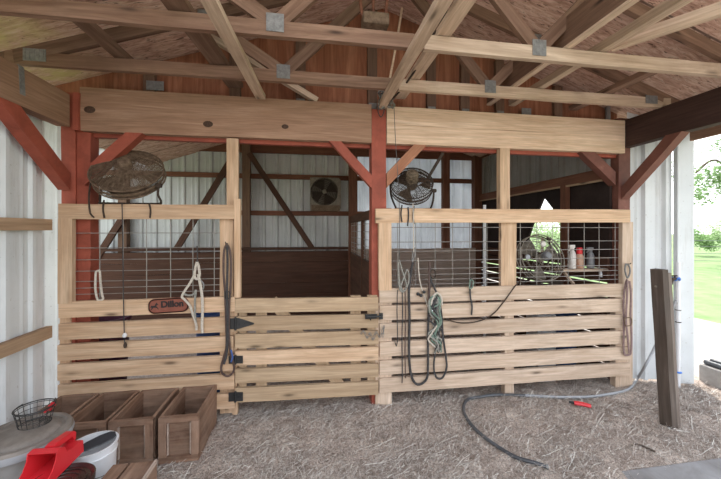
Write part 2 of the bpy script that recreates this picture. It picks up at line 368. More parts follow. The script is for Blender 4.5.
def circ(r, y=0, seg=24): return [Vector((r*math.cos(2*PI*k/seg), y, r*math.sin(2*PI*k/seg))) for k in range(seg)]

# =================================================================== THE SETTING
XL, XR, YF, YB = -1.90, 2.95, 2.72, 5.40        # left wall, right side wall, stall front, back wall
def hgt(x, y):
    h = 0.030*noise.noise(Vector((x*1.7, y*1.7, 3.1)))+0.016*noise.noise(Vector((x*6, y*6, 7.7)))+0.010*noise.noise(Vector((x*16, y*16, 1.2)))
    if y < 1.80 and x > 1.75: h -= 0.05*min(1, (1.80-y)/0.12)*min(1, max(0, (x-1.75)/0.6))
    return h
def grid(name, x0, x1, y0, y1, st, mat, f):
    nx, ny = int((x1-x0)/st)+1, int((y1-y0)/st)+1
    vs = [(x0+i*st, y0+j*st, f(x0+i*st, y0+j*st)) for j in range(ny) for i in range(nx)]
    fs = [(j*nx+i, j*nx+i+1, (j+1)*nx+i+1, (j+1)*nx+i) for j in range(ny-1) for i in range(nx-1)]
    me = bpy.data.meshes.new(name); me.from_pydata(vs, [], fs); o = link(name, me, mat)
    for p in me.polygons: p.use_smooth = True
    return o
tag(grid('ground', -3.75, 3.95, -1.5, 5.6, 0.035, 'ground', hgt), 'dirt barn ground strewn with old hay', 'ground', kind='structure')
bm = bmesh.new(); add_box(bm, (2.95, 0.51, -0.045), (2.3, 2.50, 0.08), bev=0.01)
tag(bm_link('floor_slab', bm, 'concrete'), 'dusty grey concrete slab beside the dirt ground', 'floor', kind='structure')
bm = bmesh.new(); add_box(bm, (0.9, -6.0, -0.10), (11.6, 40, 0.1))
tag(bm_link('ground_yard', bm, 'sand'), 'pale sandy yard outside the open bay', 'ground', kind='structure')
bm = bmesh.new(); add_box(bm, (20, 30, -0.17), (240, 240, 0.1))
tag(bm_link('ground_lawn', bm, 'lawn'), 'bright green lawn beyond the sandy yard', 'lawn', kind='structure')

def metal_sheet(name, a, b, z0, z1, pitch, rib, mat, parent=None, flip=1, slots=None):
    a, b = Vector(a), Vector(b); d = (b-a); L = d.length; d.normalize(); nrm = Vector((-d.y, d.x, 0))*flip
    prof = []; x = 0.0
    rw = pitch*0.10
    while x < L:
        for dx, h in ((0, 0), (pitch*0.36, 0), (pitch*0.36+rw, rib*0.25), (pitch*0.36+2*rw, 0), (pitch-3.2*rw, 0), (pitch-2.3*rw, rib), (pitch-0.9*rw, rib), (pitch-0.001, 0)):
            if x+dx <= L: prof.append((x+dx, h))
        x += pitch
    prof.append((L, 0))
    vs, fs = [], []
    for px_, h in prof:
        p = a+d*px_+nrm*h
        for q in (0, 0.0015):
            for z in (z0, z1): vs.append(tuple(p-nrm*q+Vector((0, 0, z))))
    n = len(prof)
    for i in range(n-1):
        k = i*4; j = k+4
        fs += [(k, j, j+1, k+1), (k+2, k+3, j+3, j+2), (k, k+2, j+2, j), (k+1, j+1, j+3, k+3)]
    fs += [(0, 1, 3, 2), ((n-1)*4, (n-1)*4+2, (n-1)*4+3, (n-1)*4+1)]
    me = bpy.data.meshes.new(name); me.from_pydata(vs, [], fs)
    return link(name, me, mat, parent)

# left wall: white sheet metal on horizontal boards
wl = metal_sheet('wall_left', (XL, -0.6, 0), (XL, 2.655, 0), 0.03, 2.40, 0.20, 0.016, 'metal_white', None, -1)
tag(wl, 'white ribbed metal side wall with board girts', 'wall', kind='structure')
for z, w in ((1.537, 0.08), (0.765, 0.085), (0.07, 0.1)):
    board('girt', (XL+0.034, -0.6, z), (XL+0.034, 2.675, z), w, 0.036, 'girt_pale', wl, cut=None)
# back wall of the stalls
wb = metal_sheet('wall_back', (-3.7, YB, 0), (0.72, YB, 0), 0.05, 3.05, 0.20, 0.02, 'metal_back', None, -1)
tag(wb, 'pale ribbed metal back wall of the stalls', 'wall', kind='structure')
for z, w in ((2.81, 0.17), (2.355, 0.075), (1.77, 0.075)):
    board('girt', (-3.7, YB-0.045, z), (2.98, YB-0.045, z), w, 0.036, 'girt', wb)
for x in (-2.72, -0.98, 2.30):
    board('post', (x, YB-0.11, 0.0), (x, YB-0.11, 2.9), 0.115, 0.10, 'girt' if x > 0 else 'truss_dark', wb, up=(1, 0, 0))
board('post', (2.87, YB-0.11, 0.0), (2.87, YB-0.11, 2.9), 0.13, 0.12, 'girt', wb, up=(1, 0, 0))
for a, b in (((249, 153), (312, 248)), ((229, 163), (176, 250)), ((124, 216), (97, 258))):
    board('brace', at(*a, YB-0.20), at(*b, YB-0.20), 0.085, 0.04, 'wainscot', wb)
for k in range(7):
    z = 0.09+k*0.166
    board('wainscot_board', (-3.7, YB-0.19, z), (0.66, YB-0.19, z), 0.163, 0.03, 'wainscot', wb)
for k, (x0, x1) in enumerate(((0.70, 2.07), (2.09, 2.80))):
    board('wainscot_panel', (x0, YB-0.19, 0.60), (x1, YB-0.19, 0.60), 1.18, 0.03, 'wainscot_pale', wb)
board('wainscot_cap', (-3.7, YB-0.20, 1.21), (0.66, YB-0.20, 1.21), 0.04, 0.06, 'wainscot', wb)
metal_sheet('clear_sheet', (0.72, YB, 0), (3.05, YB, 0), 0.05, 3.05, 0.20, 0.02, 'fibreglass', wb, -1)
ws2 = metal_sheet('wall_stall_front', (-2.9, YF+0.24, 0), (-1.95, YF+0.24, 0), 0.03, 2.6, 0.20, 0.018, 'metal_back', None, -1)
tag(ws2, 'ribbed metal wall hidden beyond the left red post', 'wall', kind='structure')

# right side wall of the right stall: boards with a tent-shaped opening, beam, sheet metal above
def sw(px, py): p = on_x(px, py, XR); return p
bm = bmesh.new()
def quad_prism(pts): add_prism(bm, [Vector((XR, y, z)) for y, z in pts], (0.03, 0, 0))
ap = sw(543.5, 197); sl = sw(532, 225); sr = sw(563.5, 222); bl = sw(520, 262); br = sw(565, 262)
yl0, yr0 = YB, YF+0.10
quad_prism([(yl0, bl.z), (yl0, 2.06), (ap.y, 2.06), (ap.y, ap.z), (sl.y, sl.z), (bl.y, bl.z)])
quad_prism([(ap.y, 2.06), (yr0, 2.06), (yr0, br.z), (br.y, br.z), (sr.y, sr.z), (ap.y, ap.z)])
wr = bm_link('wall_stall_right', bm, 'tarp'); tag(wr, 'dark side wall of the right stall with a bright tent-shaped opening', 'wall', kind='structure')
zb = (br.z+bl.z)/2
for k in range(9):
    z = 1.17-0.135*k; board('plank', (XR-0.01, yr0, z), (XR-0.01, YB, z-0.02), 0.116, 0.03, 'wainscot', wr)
board('rail', (XR-0.03, YB, 2.06), (XR-0.03, yr0, 2.06), 0.11, 0.06, 'girt', wr)
board('ledge', (XR-0.055, YB, 2.00), (XR-0.055, yr0, 2.00), 0.02, 0.02, 'girt_pale', wr)
p = sw(568, 200); board('post', (XR-0.04, p.y, 0), (XR-0.04, p.y, 2.02), 0.075, 0.06, 'girt', wr, up=(0, 1, 0))
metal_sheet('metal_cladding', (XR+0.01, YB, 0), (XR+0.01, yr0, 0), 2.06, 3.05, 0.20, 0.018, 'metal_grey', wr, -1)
board('top_girt', (XR-0.03, YB, 2.81), (XR-0.03, YF+0.3, 2.81), 0.15, 0.04, 'girt', wr)

# white metal wall right of the right red post, with its corner trim
wr2 = metal_sheet('wall_right', (3.13, 2.80, 0), (3.53, 2.70, 0), 0.02, 2.75, 0.19, 0.032, 'metal_white', None, -1)
tag(wr2, 'white ribbed metal wall right of the right red post', 'wall', kind='structure')
bm = bmesh.new()
add_box(bm, (3.615, 2.655, 1.36), (0.17, 0.012, 2.72), Matrix.Rotation(-0.25, 3, 'Z'), bev=0.002)
add_box(bm, (3.535, 2.662, 1.36), (0.02, 0.05, 2.72), Matrix.Rotation(-0.25, 3, 'Z'), bev=0.004)
add_box(bm, (3.695, 2.70, 1.36), (0.012, 0.14, 2.72), Matrix.Rotation(-0.25, 3, 'Z'), bev=0.002)
tag(bm_link('trim_1', bm, 'metal_white'), 'white metal corner trim at the edge of the open bay', 'trim', kind='structure')

# roof deck: two slopes over everything
RX, EZ, PIT = 0.65, 2.656, 0.335
RIDGE = EZ+PIT*(RX-XL)
def roof_z(x): return RIDGE-PIT*abs(x-RX)
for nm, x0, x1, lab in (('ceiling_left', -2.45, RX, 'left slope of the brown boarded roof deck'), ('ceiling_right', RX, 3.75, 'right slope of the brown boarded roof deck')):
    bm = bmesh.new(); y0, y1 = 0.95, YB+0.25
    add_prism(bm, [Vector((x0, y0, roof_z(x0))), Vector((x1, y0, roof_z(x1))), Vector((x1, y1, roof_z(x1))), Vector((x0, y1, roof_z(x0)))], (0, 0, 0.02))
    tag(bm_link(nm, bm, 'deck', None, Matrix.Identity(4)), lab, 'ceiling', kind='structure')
# gable wall above the front beam: red-brown plywood sheets on studs
YG = 2.88
bm = bmesh.new()
add_prism(bm, [Vector((-2.0, YG, 2.45)), Vector((3.1, YG, 2.45)), Vector((3.1, YG, roof_z(3.1)-0.005)), Vector((RX, YG, RIDGE-0.005)), Vector((-2.0, YG, roof_z(-2.0)-0.005))], (0, 0.015, 0))
wg = bm_link('wall_gable', bm, 'ply', None, Matrix.Identity(4)); tag(wg, 'red-brown plywood gable above the front beam', 'wall', kind='structure')
for x in (-1.28, -0.62, -0.08, 0.55, 1.10, 1.43, 1.78, 2.4):
    board('stud', (x, YG-0.022, 2.52), (x, YG-0.022, roof_z(x)-0.02), 0.085, 0.04, 'truss_dark', wg, up=(1, 0, 0))

# =================================================================== TIMBER FRAME
def beam(name, p0, p1, w, t, mat, label, cat='beam', group=None, **kw):
    o = board(name, p0, p1, w, t, mat, None, bev=0.006, label=label, cat=cat, group=group, **kw); o['kind'] = 'thing'; return o
b1 = empty('timber_beam', at(225, 120, YF+0.03), 'weathered brown timber beam above the left stall front', 'beam', kind='thing')
board('timber', (-1.70, YF+0.03, 2.405), (0.518, YF+0.03, 2.405), 0.325, 0.06, 'beam', b1, bev=0.006)
board('backing', (-1.66, YF+0.09, 2.33), (0.518, YF+0.09, 2.33), 0.23, 0.045, 'red', b1)
for px, py, r in ((89.5, 109.5, 0.034), (208, 124, 0.036), (285, 126.5, 0.026)):
    p = at(px, py, YF-0.002); bm = bmesh.new()
    add_lathe(bm, [(0.001, 0.004), (r*0.6, 0.003), (r, -0.003)], 14, Matrix.Translation(p) @ Matrix.Rotation(PI/2, 4, 'X') @ Matrix.Diagonal((1.2, 0.8, 1, 1)), cap1=False)
    bm_link('knot', bm, 'knot', b1)
b2 = empty('timber_beam', at(500, 125, YF+0.03), 'timber beam coloured pale for the sunlight, above the right stall front', 'beam', kind='thing')
board('timber', (0.652, YF+0.03, 2.485), (3.02, YF+0.03, 2.485), 0.155, 0.06, 'beam_pale', b2, bev=0.006)
board('timber', (0.652, YF+0.03, 2.325), (3.02, YF+0.03, 2.325), 0.16, 0.06, 'beam_pale', b2, bev=0.006)
board('backing', (0.652, YF+0.09, 2.33), (3.0, YF+0.09, 2.33), 0.23, 0.045, 'red', b2)
beam('timber_beam', (-1.805, 0.95, 2.382), (-1.795, 2.70, 2.382), 0.235, 0.085, 'beam', 'light brown timber beam running along the top of the left metal wall')
bm4 = beam('timber_beam', (3.075, 0.95, 2.44), (3.075, 2.85, 2.44), 0.265, 0.085, 'beam_dark', 'dark brown timber beam running over the open bay at right')
beam('fascia_board', (3.62, 0.95, 2.42), (3.62, 2.60, 2.42), 0.13, 0.03, 'beam', 'brown fascia board along the outer eave past the open bay', 'board')
beam('eave_board', (3.38, 0.95, 2.50), (3.38, 2.60, 2.50), 0.07, 0.04, 'beam_dark', 'dark eave board between the dark beam and the fascia', 'board')

def post(x, y, wx, wy, z1, label, mat='red'):
    return board('timber_post', (x, y, -0.05), (x, y, z1), wx, wy, mat, None, up=(1, 0, 0), bev=0.006, label=label, cat='post')
p = empty('timber_post', (-1.74, YF+0.06, 0), 'wide red-painted timber post at the left end of the stalls', 'post')
board('timber', (-1.785, YF+0.085, -0.05), (-1.785, YF+0.085, 2.53), 0.095, 0.14, 'red', p, up=(1, 0, 0), bev=0.006)
board('timber', (-1.69, YF+0.08, -0.05), (-1.69, YF+0.08, 2.24), 0.09, 0.10, 'red', p, up=(1, 0, 0), bev=0.006)
board('block', (-1.715, YF+0.01, 2.24), (-1.715, YF+0.01, 2.52), 0.04, 0.06, 'red', p, up=(1, 0, 0), bev=0.004)
post(0.585, YF+0.075, 0.125, 0.125, 2.535, 'slim red-painted timber post between the two stalls')
post(3.055, YF+0.10, 0.13, 0.12, 2.60, 'dark red timber post at the right end of the stalls, beside the white wall', 'red_brown')
def kbrace(low, high, w, t, label, mat='red'):
    low, high = Vector(low), Vector(high); fr = frame_of(low, high); x, z = fr.col[0], fr.col[2]
    h = Vector((x.x, x.y, 0)).normalized()
    return board('knee_brace', low, high, w, t, mat, None, bev=0.004, cut=(-w*z.dot(h)/x.dot(h), -w*z.z/x.z), label=label, cat='brace')
def kat(lx, ly, hx, hy, Y, zt=2.242):
    a, b = at(lx, ly, Y), at(hx, hy, Y); f = (zt-a.z)/(b.z-a.z); return a, a.lerp(b, f)
kbrace((-1.80, 2.715, 1.86), (-1.80, 2.21, 2.268), 0.10, 0.08, 'red knee brace from the wide left post up to the side beam')
kbrace(*kat(88, 178, 131, 139, YF+0.03), 0.085, 0.08, 'red knee brace right of the wide left post, in front of the dusty fan')
kbrace(*kat(371, 182, 336, 143, YF+0.03, 2.245), 0.075, 0.06, 'red knee brace running down to the left side of the middle post')
kbrace(*kat(386, 181, 421, 144, YF+0.03, 2.245), 0.085, 0.06, 'faded orange knee brace on the right side of the middle post', 'brace_orange')
kbrace(*kat(612, 179, 582, 150, YF+0.05, 2.245), 0.10, 0.075, 'red knee brace on the left side of the right post', 'red_brown')
kbrace((3.055, 2.755, 1.86), (3.055, 2.29, 2.31), 0.085, 0.085, 'red knee brace from the right post up to the dark beam', 'red_brown')

# trusses
def truss(Y, mat, label, plates=True):
    t = empty('roof_truss', (RX, Y, 2.57), label, 'truss', 'roof trusses')
    x0, x1, h, th = -1.98, 3.18, 0.085, 0.036; zc = 2.57+h/2
    def pt(x, z): return Vector((x, Y, z))
    mats = mat if isinstance(mat, tuple) else (mat, mat)
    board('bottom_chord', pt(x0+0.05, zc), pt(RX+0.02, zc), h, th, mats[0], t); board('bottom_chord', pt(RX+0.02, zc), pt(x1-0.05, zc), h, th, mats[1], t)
    off = -0.045
    for sx, xe in ((-1, -2.42), (1, 3.72)):
        board('top_chord', pt(xe, roof_z(xe)+off), pt(RX+0.01*sx, RIDGE+off), h, th, mat[0] if isinstance(mat, tuple) else mat, t)
    nl, nr, ql, qr = -0.19, 1.42, -0.72, 1.82
    for k, (a, b) in enumerate((((nl-0.02, zc), (ql, roof_z(ql)+off-0.03)), ((nl+0.02, zc), (RX-0.05, RIDGE+off-0.04)), ((nr-0.02, zc), (RX+0.05, RIDGE+off-0.04)), ((nr+0.02, zc), (qr, roof_z(qr)+off-0.03)))):
        a = Vector((a[0], Y, a[1]+h/2)); b = Vector((b[0], Y, b[1])); board('web', a, b, 0.08, th-0.004, 'truss', t, wob=0.001)
    if plates:
        for x, z, w, hh in ((nl, zc+0.03, 0.095, 0.10), (nr, zc+0.03, 0.095, 0.10), (x0+(0.22 if Y < 2.7 else 0.55), zc+0.02, 0.13, 0.08), (x1-0.25-(0 if Y < 2.7 else 0.5), zc+0.02, 0.12, 0.07), (RX, RIDGE-0.06, 0.15, 0.1), (ql, roof_z(ql)-0.06, 0.1, 0.08), (qr, roof_z(qr)-0.06, 0.1, 0.08)):
            bm = bmesh.new(); add_box(bm, (x, Y-th/2-0.003, z), (w, 0.004, hh), bev=0.001)
            for i in range(5):
                for j in range(4): add_box(bm, (x-w*0.4+w*0.2*i, Y-th/2-0.0055, z-hh*0.36+hh*0.24*j), (0.006, 0.003, 0.014))
            bm_link('gusset_plate', bm, 'steel', t)
    return t
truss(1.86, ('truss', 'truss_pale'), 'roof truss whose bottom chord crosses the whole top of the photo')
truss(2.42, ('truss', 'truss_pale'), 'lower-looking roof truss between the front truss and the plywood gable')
for x, z, w in ((-1.23, 2.66, 0.13), (-0.08, 2.59, 0.07), (0.55, 2.59, 0.07), (1.10, 2.59, 0.07), (1.43, 2.59, 0.07), (1.78, 2.59, 0.07), (2.05, 2.63, 0.10)):
    bm = bmesh.new(); add_box(bm, (x, YG-0.046, z), (w, 0.004, 0.075), bev=0.001); bm_link('metal_tie', bm, 'steel', wg)
# lateral boards nailed above and below the bottom chords
def lat(p0, p1, w, t, mat, label, up=(0, 0, 1)):
    return board('bracing_board', p0, p1, w, t, mat, None, up=up, label=label, cat='board', group='boards tying the trusses together')
lat((-1.30, 0.97, 2.680), (-1.255, 2.62, 2.680), 0.036, 0.085, 'truss', 'brown bracing board above the chords nearest the left metal wall')
lat((-0.76, 0.97, 2.680), (-0.60, 2.78, 2.680), 0.036, 0.12, 'truss', 'wide brown bracing board above the chords, second from the left wall')
lat((-0.49, 0.97, 2.550), (-0.385, 2.66, 2.550), 0.036, 0.07, 'truss_pale', 'pale bracing board nailed below the chords over the left stall gate post')
lat((-0.80, 2.63, 3.00), (0.06, 2.79, 2.60), 0.045, 0.05, 'truss_pale', 'pale slanting stick behind the trusses, ending over the stall gate')
lat((0.60, 0.97, 2.547), (0.60, 2.70, 2.547), 0.042, 0.065, 'truss_pale', 'pale bracing board below the chords ending over the middle red post')
lat((0.79, 0.97, 2.680), (0.79, 2.80, 2.680), 0.036, 0.09, 'truss_pale', 'pale bracing board above the chords just right of the middle post')
t = empty('bracing_board', (1.63, 1.9, 2.66), 'deep dark bracing board on edge over the right stall', 'board', 'boards tying the trusses together')
board('board_face', (1.62, 0.97, 2.765), (1.64, 2.80, 2.765), 0.19, 0.036, 'truss_dark', t)
board('lit_bottom_edge', (1.62, 0.97, 2.665), (1.64, 2.80, 2.665), 0.014, 0.045, 'truss_pale', t)  # pale strip added to paint the board's bottom edge as lit from below
lat((1.90, 0.97, 2.690), (1.87, 2.80, 2.690), 0.055, 0.06, 'truss_pale', 'pale bracing board right of the deep dark one')
lat((2.52, 0.97, 2.695), (1.93, 1.83, 2.695), 0.07, 0.04, 'truss_pale', 'pale bracing board running askew toward the dark right beam')
lat((2.50, 1.9, 2.680), (2.52, 2.80, 2.680), 0.04, 0.085, 'truss', 'short brown bracing board near the right end of the trusses')
tube('orange_stick', [at(402, 8, 2.66), at(396, 45, 2.68), at(388, 88, 2.70)], 0.012, 'beam_pale', sides=4, label='thin orange wooden stick leaning beside the ridge', cat='stick')
for a, b, l in (((20, 60), (25, 94), 'grey metal strap hanging over the left side beam'),):
    pa = on_x(21, 66, -1.756); pb = on_x(22.5, 95, -1.756); bm = bmesh.new()
    add_prism(bm, [Vector((-1.760, pa.y-0.02, pa.z)), Vector((-1.760, pa.y+0.02, pa.z)), Vector((-1.760, pb.y+0.02, pb.z)), Vector((-1.760, pb.y-0.02, pb.z))], (0.006, 0, 0))
    for k in range(5): add_box(bm, (-1.753, pa.y, pa.z+(pb.z-pa.z)*(k+0.5)/5), (0.004, 0.01, 0.01))
    tag(bm_link('metal_strap', bm, 'steel'), l, 'strap')
# ceiling lamp holder box between the first two trusses
pv = at(375, 22, 2.05)
lb = empty('junction_box', pv, 'dusty grey metal box hung on conduits just left of the ridge', 'box')
bm = bmesh.new(); add_box(bm, pv, (0.17, 0.10, 0.075), bev=0.012); bm_link('box_body', bm, 'fan_dirty', lb)
for dx in (-0.085, -0.01, 0.07):
    tube('conduit', [pv+Vector((dx*0.9, 0, 0.02)), pv+Vector((dx*1.1, 0, 0.12)), pv+Vector((dx*1.5+0.02, 0.02, RIDGE-pv.z-0.08))], 0.010, 'girt', lb)

# =================================================================== STALL FRONTS
YS = YF-0.02                                       # middle of the slat boards
def wire_mesh(name, parent, xs, zs, x0, x1, z0, z1, Y, rnd=0.002, mat='wire'):
    bm = bmesh.new()
    for x in xs: add_tube(bm, [(x+R_.uniform(-rnd, rnd), Y, z0), (x, Y, (z0+z1)/2), (x+R_.uniform(-rnd, rnd), Y, z1)], 0.0032, 5, raw=True)
    for z in zs: add_tube(bm, [(x0, Y-0.005, z), ((x0+x1)/2, Y-0.005, z+R_.uniform(-rnd, rnd)), (x1, Y-0.005, z)], 0.0032, 5, raw=True)
    return bm_link(name, bm, mat, parent)
def upright(px0, px1, y0, y1, Y, mat, parent, t=0.04, name='upright'):
    pm = at((px0+px1)/2, y0, Y); pb_ = at((px0+px1)/2, y1, Y); w = at(px1, y0, Y).x-at(px0, y0, Y).x
    return board(name, (pm.x, Y, pb_.z), (pm.x, Y, pm.z), w, t, mat, parent, up=(1, 0, 0))
# left fixed panel
xl0, xl1 = at(59.5, 300, YS).x, at(234.5, 300, YS).x
pl = empty('slat_fence', ((xl0+xl1)/2, YS, 0), 'pine slat stall front with wire grid and name plaque, left of the gate', 'stall front')
tops = [0.975, 0.815, 0.664, 0.513, 0.364, 0.213]
for i, t in enumerate(tops):
    dz = R_.uniform(-0.006, 0.006)
    board('slat', (xl0+R_.uniform(-.006, .006), YS, t-0.058+dz), (xl1+R_.uniform(-.006, .006), YS, t-0.058), 0.116, 0.034, 'pine', pl)
board('top_rail', (at(60, 211, YS).x, YS, at(60, 211.5, YS).z), (at(235, 212, YS).x, YS, at(235, 212, YS).z), 0.112, 0.036, 'pine', pl)
upright(60, 74, 218.5, 303, YS, 'pine', pl)
board('upright', (at(67, 300, YF+.02).x, YF+0.03, 0), (at(67, 300, YF+.02).x, YF+0.03, 0.95), 0.07, 0.06, 'pine', pl, up=(1, 0, 0))
upright(220.5, 234, 219, 412, YF+0.02, 'pine', pl, 0.036)
upright(227, 238.5, 139, 206, YF+0.022, 'pine', pl, 0.036)
upright(235, 241, 199, 297, YS+0.005, 'pine', pl, 0.05)
upright(233, 238, 297, 413, YF+0.03, 'pine', pl, 0.05)
zs = [at(150, y, YF).z for y in (233, 247.5, 259, 270, 280, 286.5, 292.5)]
xs = [at(x, 250, YF).x for x in (99, 122.5, 146, 170, 192.5, 214)]
wire_mesh('wire_grid', pl, xs, zs, at(74, 250, YF).x, at(222, 250, YF).x, 0.95, 1.60, YF+0.01)
# gate
gx0, gx1 = at(235.5, 340, YS).x, at(378, 340, YS).x
gt = empty('stall_gate', ((gx0+gx1)/2, YS, 0), 'closed pine slat gate of the left stall with black strap hinges', 'gate')
gtop = [0.962, 0.820, 0.681, 0.546, 0.404, 0.254]
for i, t in enumerate(gtop):
    board('slat', (gx0, YS, t-0.061), (gx1, YS, t-0.061-0.026), 0.112, 0.03, 'pine' if i == 3 else 'pine_gate', gt)
for px in (242, 261, 356, 373):
    x = at(px, 340, YS).x; board('batten', (x, YS+0.034, 0.12), (x, YS+0.034, 0.945), 0.085 if px != 242 else 0.06, 0.034, 'pine_gate', gt, up=(1, 0, 0))
board('diagonal_brace', at(272, 300, YS+0.034), at(345, 391, YS+0.034), 0.085, 0.032, 'pine_gate', gt)
def hinge(px0, px1, pyc, h, arrow):
    p0 = at(px0, pyc, YS-0.020); p1 = at(px1, pyc, YS-0.020); bm = bmesh.new(); hh = h/2
    if arrow:
        add_prism(bm, [p0+Vector((0, 0, hh)), p0+Vector((0.02, 0, hh)), p1+Vector((0, 0, 0.005)), p1+Vector((0, 0, -0.005)), p0+Vector((0.02, 0, -hh)), p0+Vector((0, 0, -hh))], (0, -0.004, 0))
    else:
        add_prism(bm, [p0+Vector((0, 0, hh)), p1+Vector((0, 0, hh)), p1+Vector((0, 0, -hh)), p0+Vector((0, 0, -hh))], (0, -0.004, 0))
    add_tube(bm, [p0+Vector((-0.004, -0.004, -hh*1.2)), p0+Vector((-0.004, -0.004, hh*1.2))], 0.009, 8, raw=True)
    for k in range(3): 
        c = p0+(p1-p0)*(0.2+0.25*k); add_lathe(bm, [(0.007, 0), (0.006, 0.004), (0.001, 0.005)], 8, Matrix.Translation(c+Vector((0, -0.004, 0))) @ Matrix.Rotation(PI/2, 4, 'X'))
    add_box(bm, p0+Vector((-0.03, -0.002, 0)), (0.05, 0.004, h))
    return bm_link('hinge', bm, 'black_metal', gt)
hinge(236, 254, 323.5, 0.085, True); hinge(236, 243, 359.5, 0.06, False); hinge(236, 243, 396.5, 0.07, False)
p = at(371, 316.5, YS-0.03); bm = bmesh.new()
add_box(bm, p, (0.10, 0.006, 0.04)); add_tube(bm, [p+Vector((-0.05, -0.012, 0)), p+Vector((0.09, -0.012, 0))], 0.009, 8, raw=True)
add_tube(bm, [p+Vector((-0.01, -0.012, 0)), p+Vector((-0.01, -0.035, -0.02))], 0.006, 6, raw=True)
add_box(bm, p+Vector((0.085, 0, 0)), (0.03, 0.02, 0.05))
bolt_o = bm_link('barrel_bolt', bm, 'black_metal', gt)
bm = bmesh.new()
ch = [at(x, y, YS-0.035) for x, y in ((361, 334), (364, 331), (367, 338), (370, 333), (373, 340), (376, 332), (380, 337), (384, 326), (383, 337))]
cp = smooth_path(ch, 3)
for i in range(len(cp)-1):
    a, b = cp[i], cp[i+1]; c = (a+b)/2; q = frame_of(a, b); L = (b-a).length*0.75
    add_tube(bm, [c+q @ Vector((math.cos(2*PI*k/8)*L, 0.005*(1 if i % 2 else 0)*math.sin(2*PI*k/8), 0.006*math.sin(2*PI*k/8))) for k in range(8)], 0.0018, 4, closed=True, raw=True)
bm_link('latch_chain', bm, 'steel', bolt_o)
# right panel
xr0, xr1 = at(378.8, 340, YS).x, at(622, 290, YS).x
pr = empty('slat_fence', ((xr0+xr1)/2, YS, 0), 'long pale slat stall front with wire grid, right of the middle post', 'stall front')
for i, t in enumerate([1.003, 0.860, 0.708, 0.552, 0.396, 0.244]):
    e = (0, 0.02, 0.0, 0.03, 0.075, 0.07)[i]
    board('slat', (xr0+R_.uniform(0, .008), YS, t-0.06), (xr1+e, YS, t-0.06-0.018), 0.121, 0.034, 'pine_pale', pr)
board('top_rail', at(375.5, 215.8, YS-0.005), at(628.5, 216, YS-0.005), 0.122, 0.038, 'pine', pr)
upright(378.5, 391, 223, 290, YS, 'pine', pr)
upright(500, 515, 223, 286, YS+0.034, 'pine', pr)
upright(498.5, 508, 148, 210, YF+0.03, 'pine', pr, 0.06)
upright(620.5, 631, 222, 288, YS+0.01, 'pine_pale', pr)
for a, b, y0, y1 in ((375, 391, 302, 405), (503, 512, 285, 397), (613, 630, 285, 389)):
    upright(a, b, y0, y1, YF+0.02, 'pine_pale', pr, 0.06)
zs = [at(500, y, YF).z for y in (227.5, 241.5, 250.5, 259.5, 267.5, 273, 278, 282.5)]
xs = [at(x, 250, YF).x for x in (398, 416, 435.5, 453, 470, 487.5, 521, 537.5, 553, 569, 585, 600, 616)]
wire_mesh('wire_grid', pr, xs, zs, at(390, 250, YF).x, at(621, 250, YF).x, 0.98, 1.60, YF+0.01)

# partition between the stalls
XP = 0.64
pt = empty('stall_partition', (XP, 4.1, 0), 'dark board and wire partition between the two stalls', 'partition', kind='thing')
for k in range(6):
    z = 0.10+0.192*k; board('plank', (XP, YF+0.18, z), (XP, YB-0.24, z), 0.188, 0.035, 'wainscot', pt)
board('rail', (XP, YF+0.18, 1.66), (XP, YB-0.24, 1.66), 0.10, 0.045, 'wainscot', pt)
board('post', (XP+0.03, YB-0.30, 0), (XP+0.03, YB-0.30, 2.85), 0.13, 0.12, 'girt', pt, up=(1, 0, 0))
board('post', (XP+0.06, YF+0.2, 0), (XP+0.06, YF+0.2, 1.7), 0.07, 0.07, 'red_dark', pt, up=(1, 0, 0))
board('post', (XP, 3.9, 0), (XP, 3.9, 1.66), 0.05, 0.05, 'wainscot', pt, up=(1, 0, 0))
bm = bmesh.new()
for k in range(14): y = YF+0.25+k*0.17; add_tube(bm, [(XP, y, 1.14), (XP, y, 1.66)], 0.003, 5, raw=True)
for z in (1.20, 1.25, 1.31, 1.39, 1.48, 1.57): add_tube(bm, [(XP, YF+0.2, z), (XP, YB-0.3, z)], 0.003, 5, raw=True)
bm_link('wire_grid', bm, 'wire', pt)

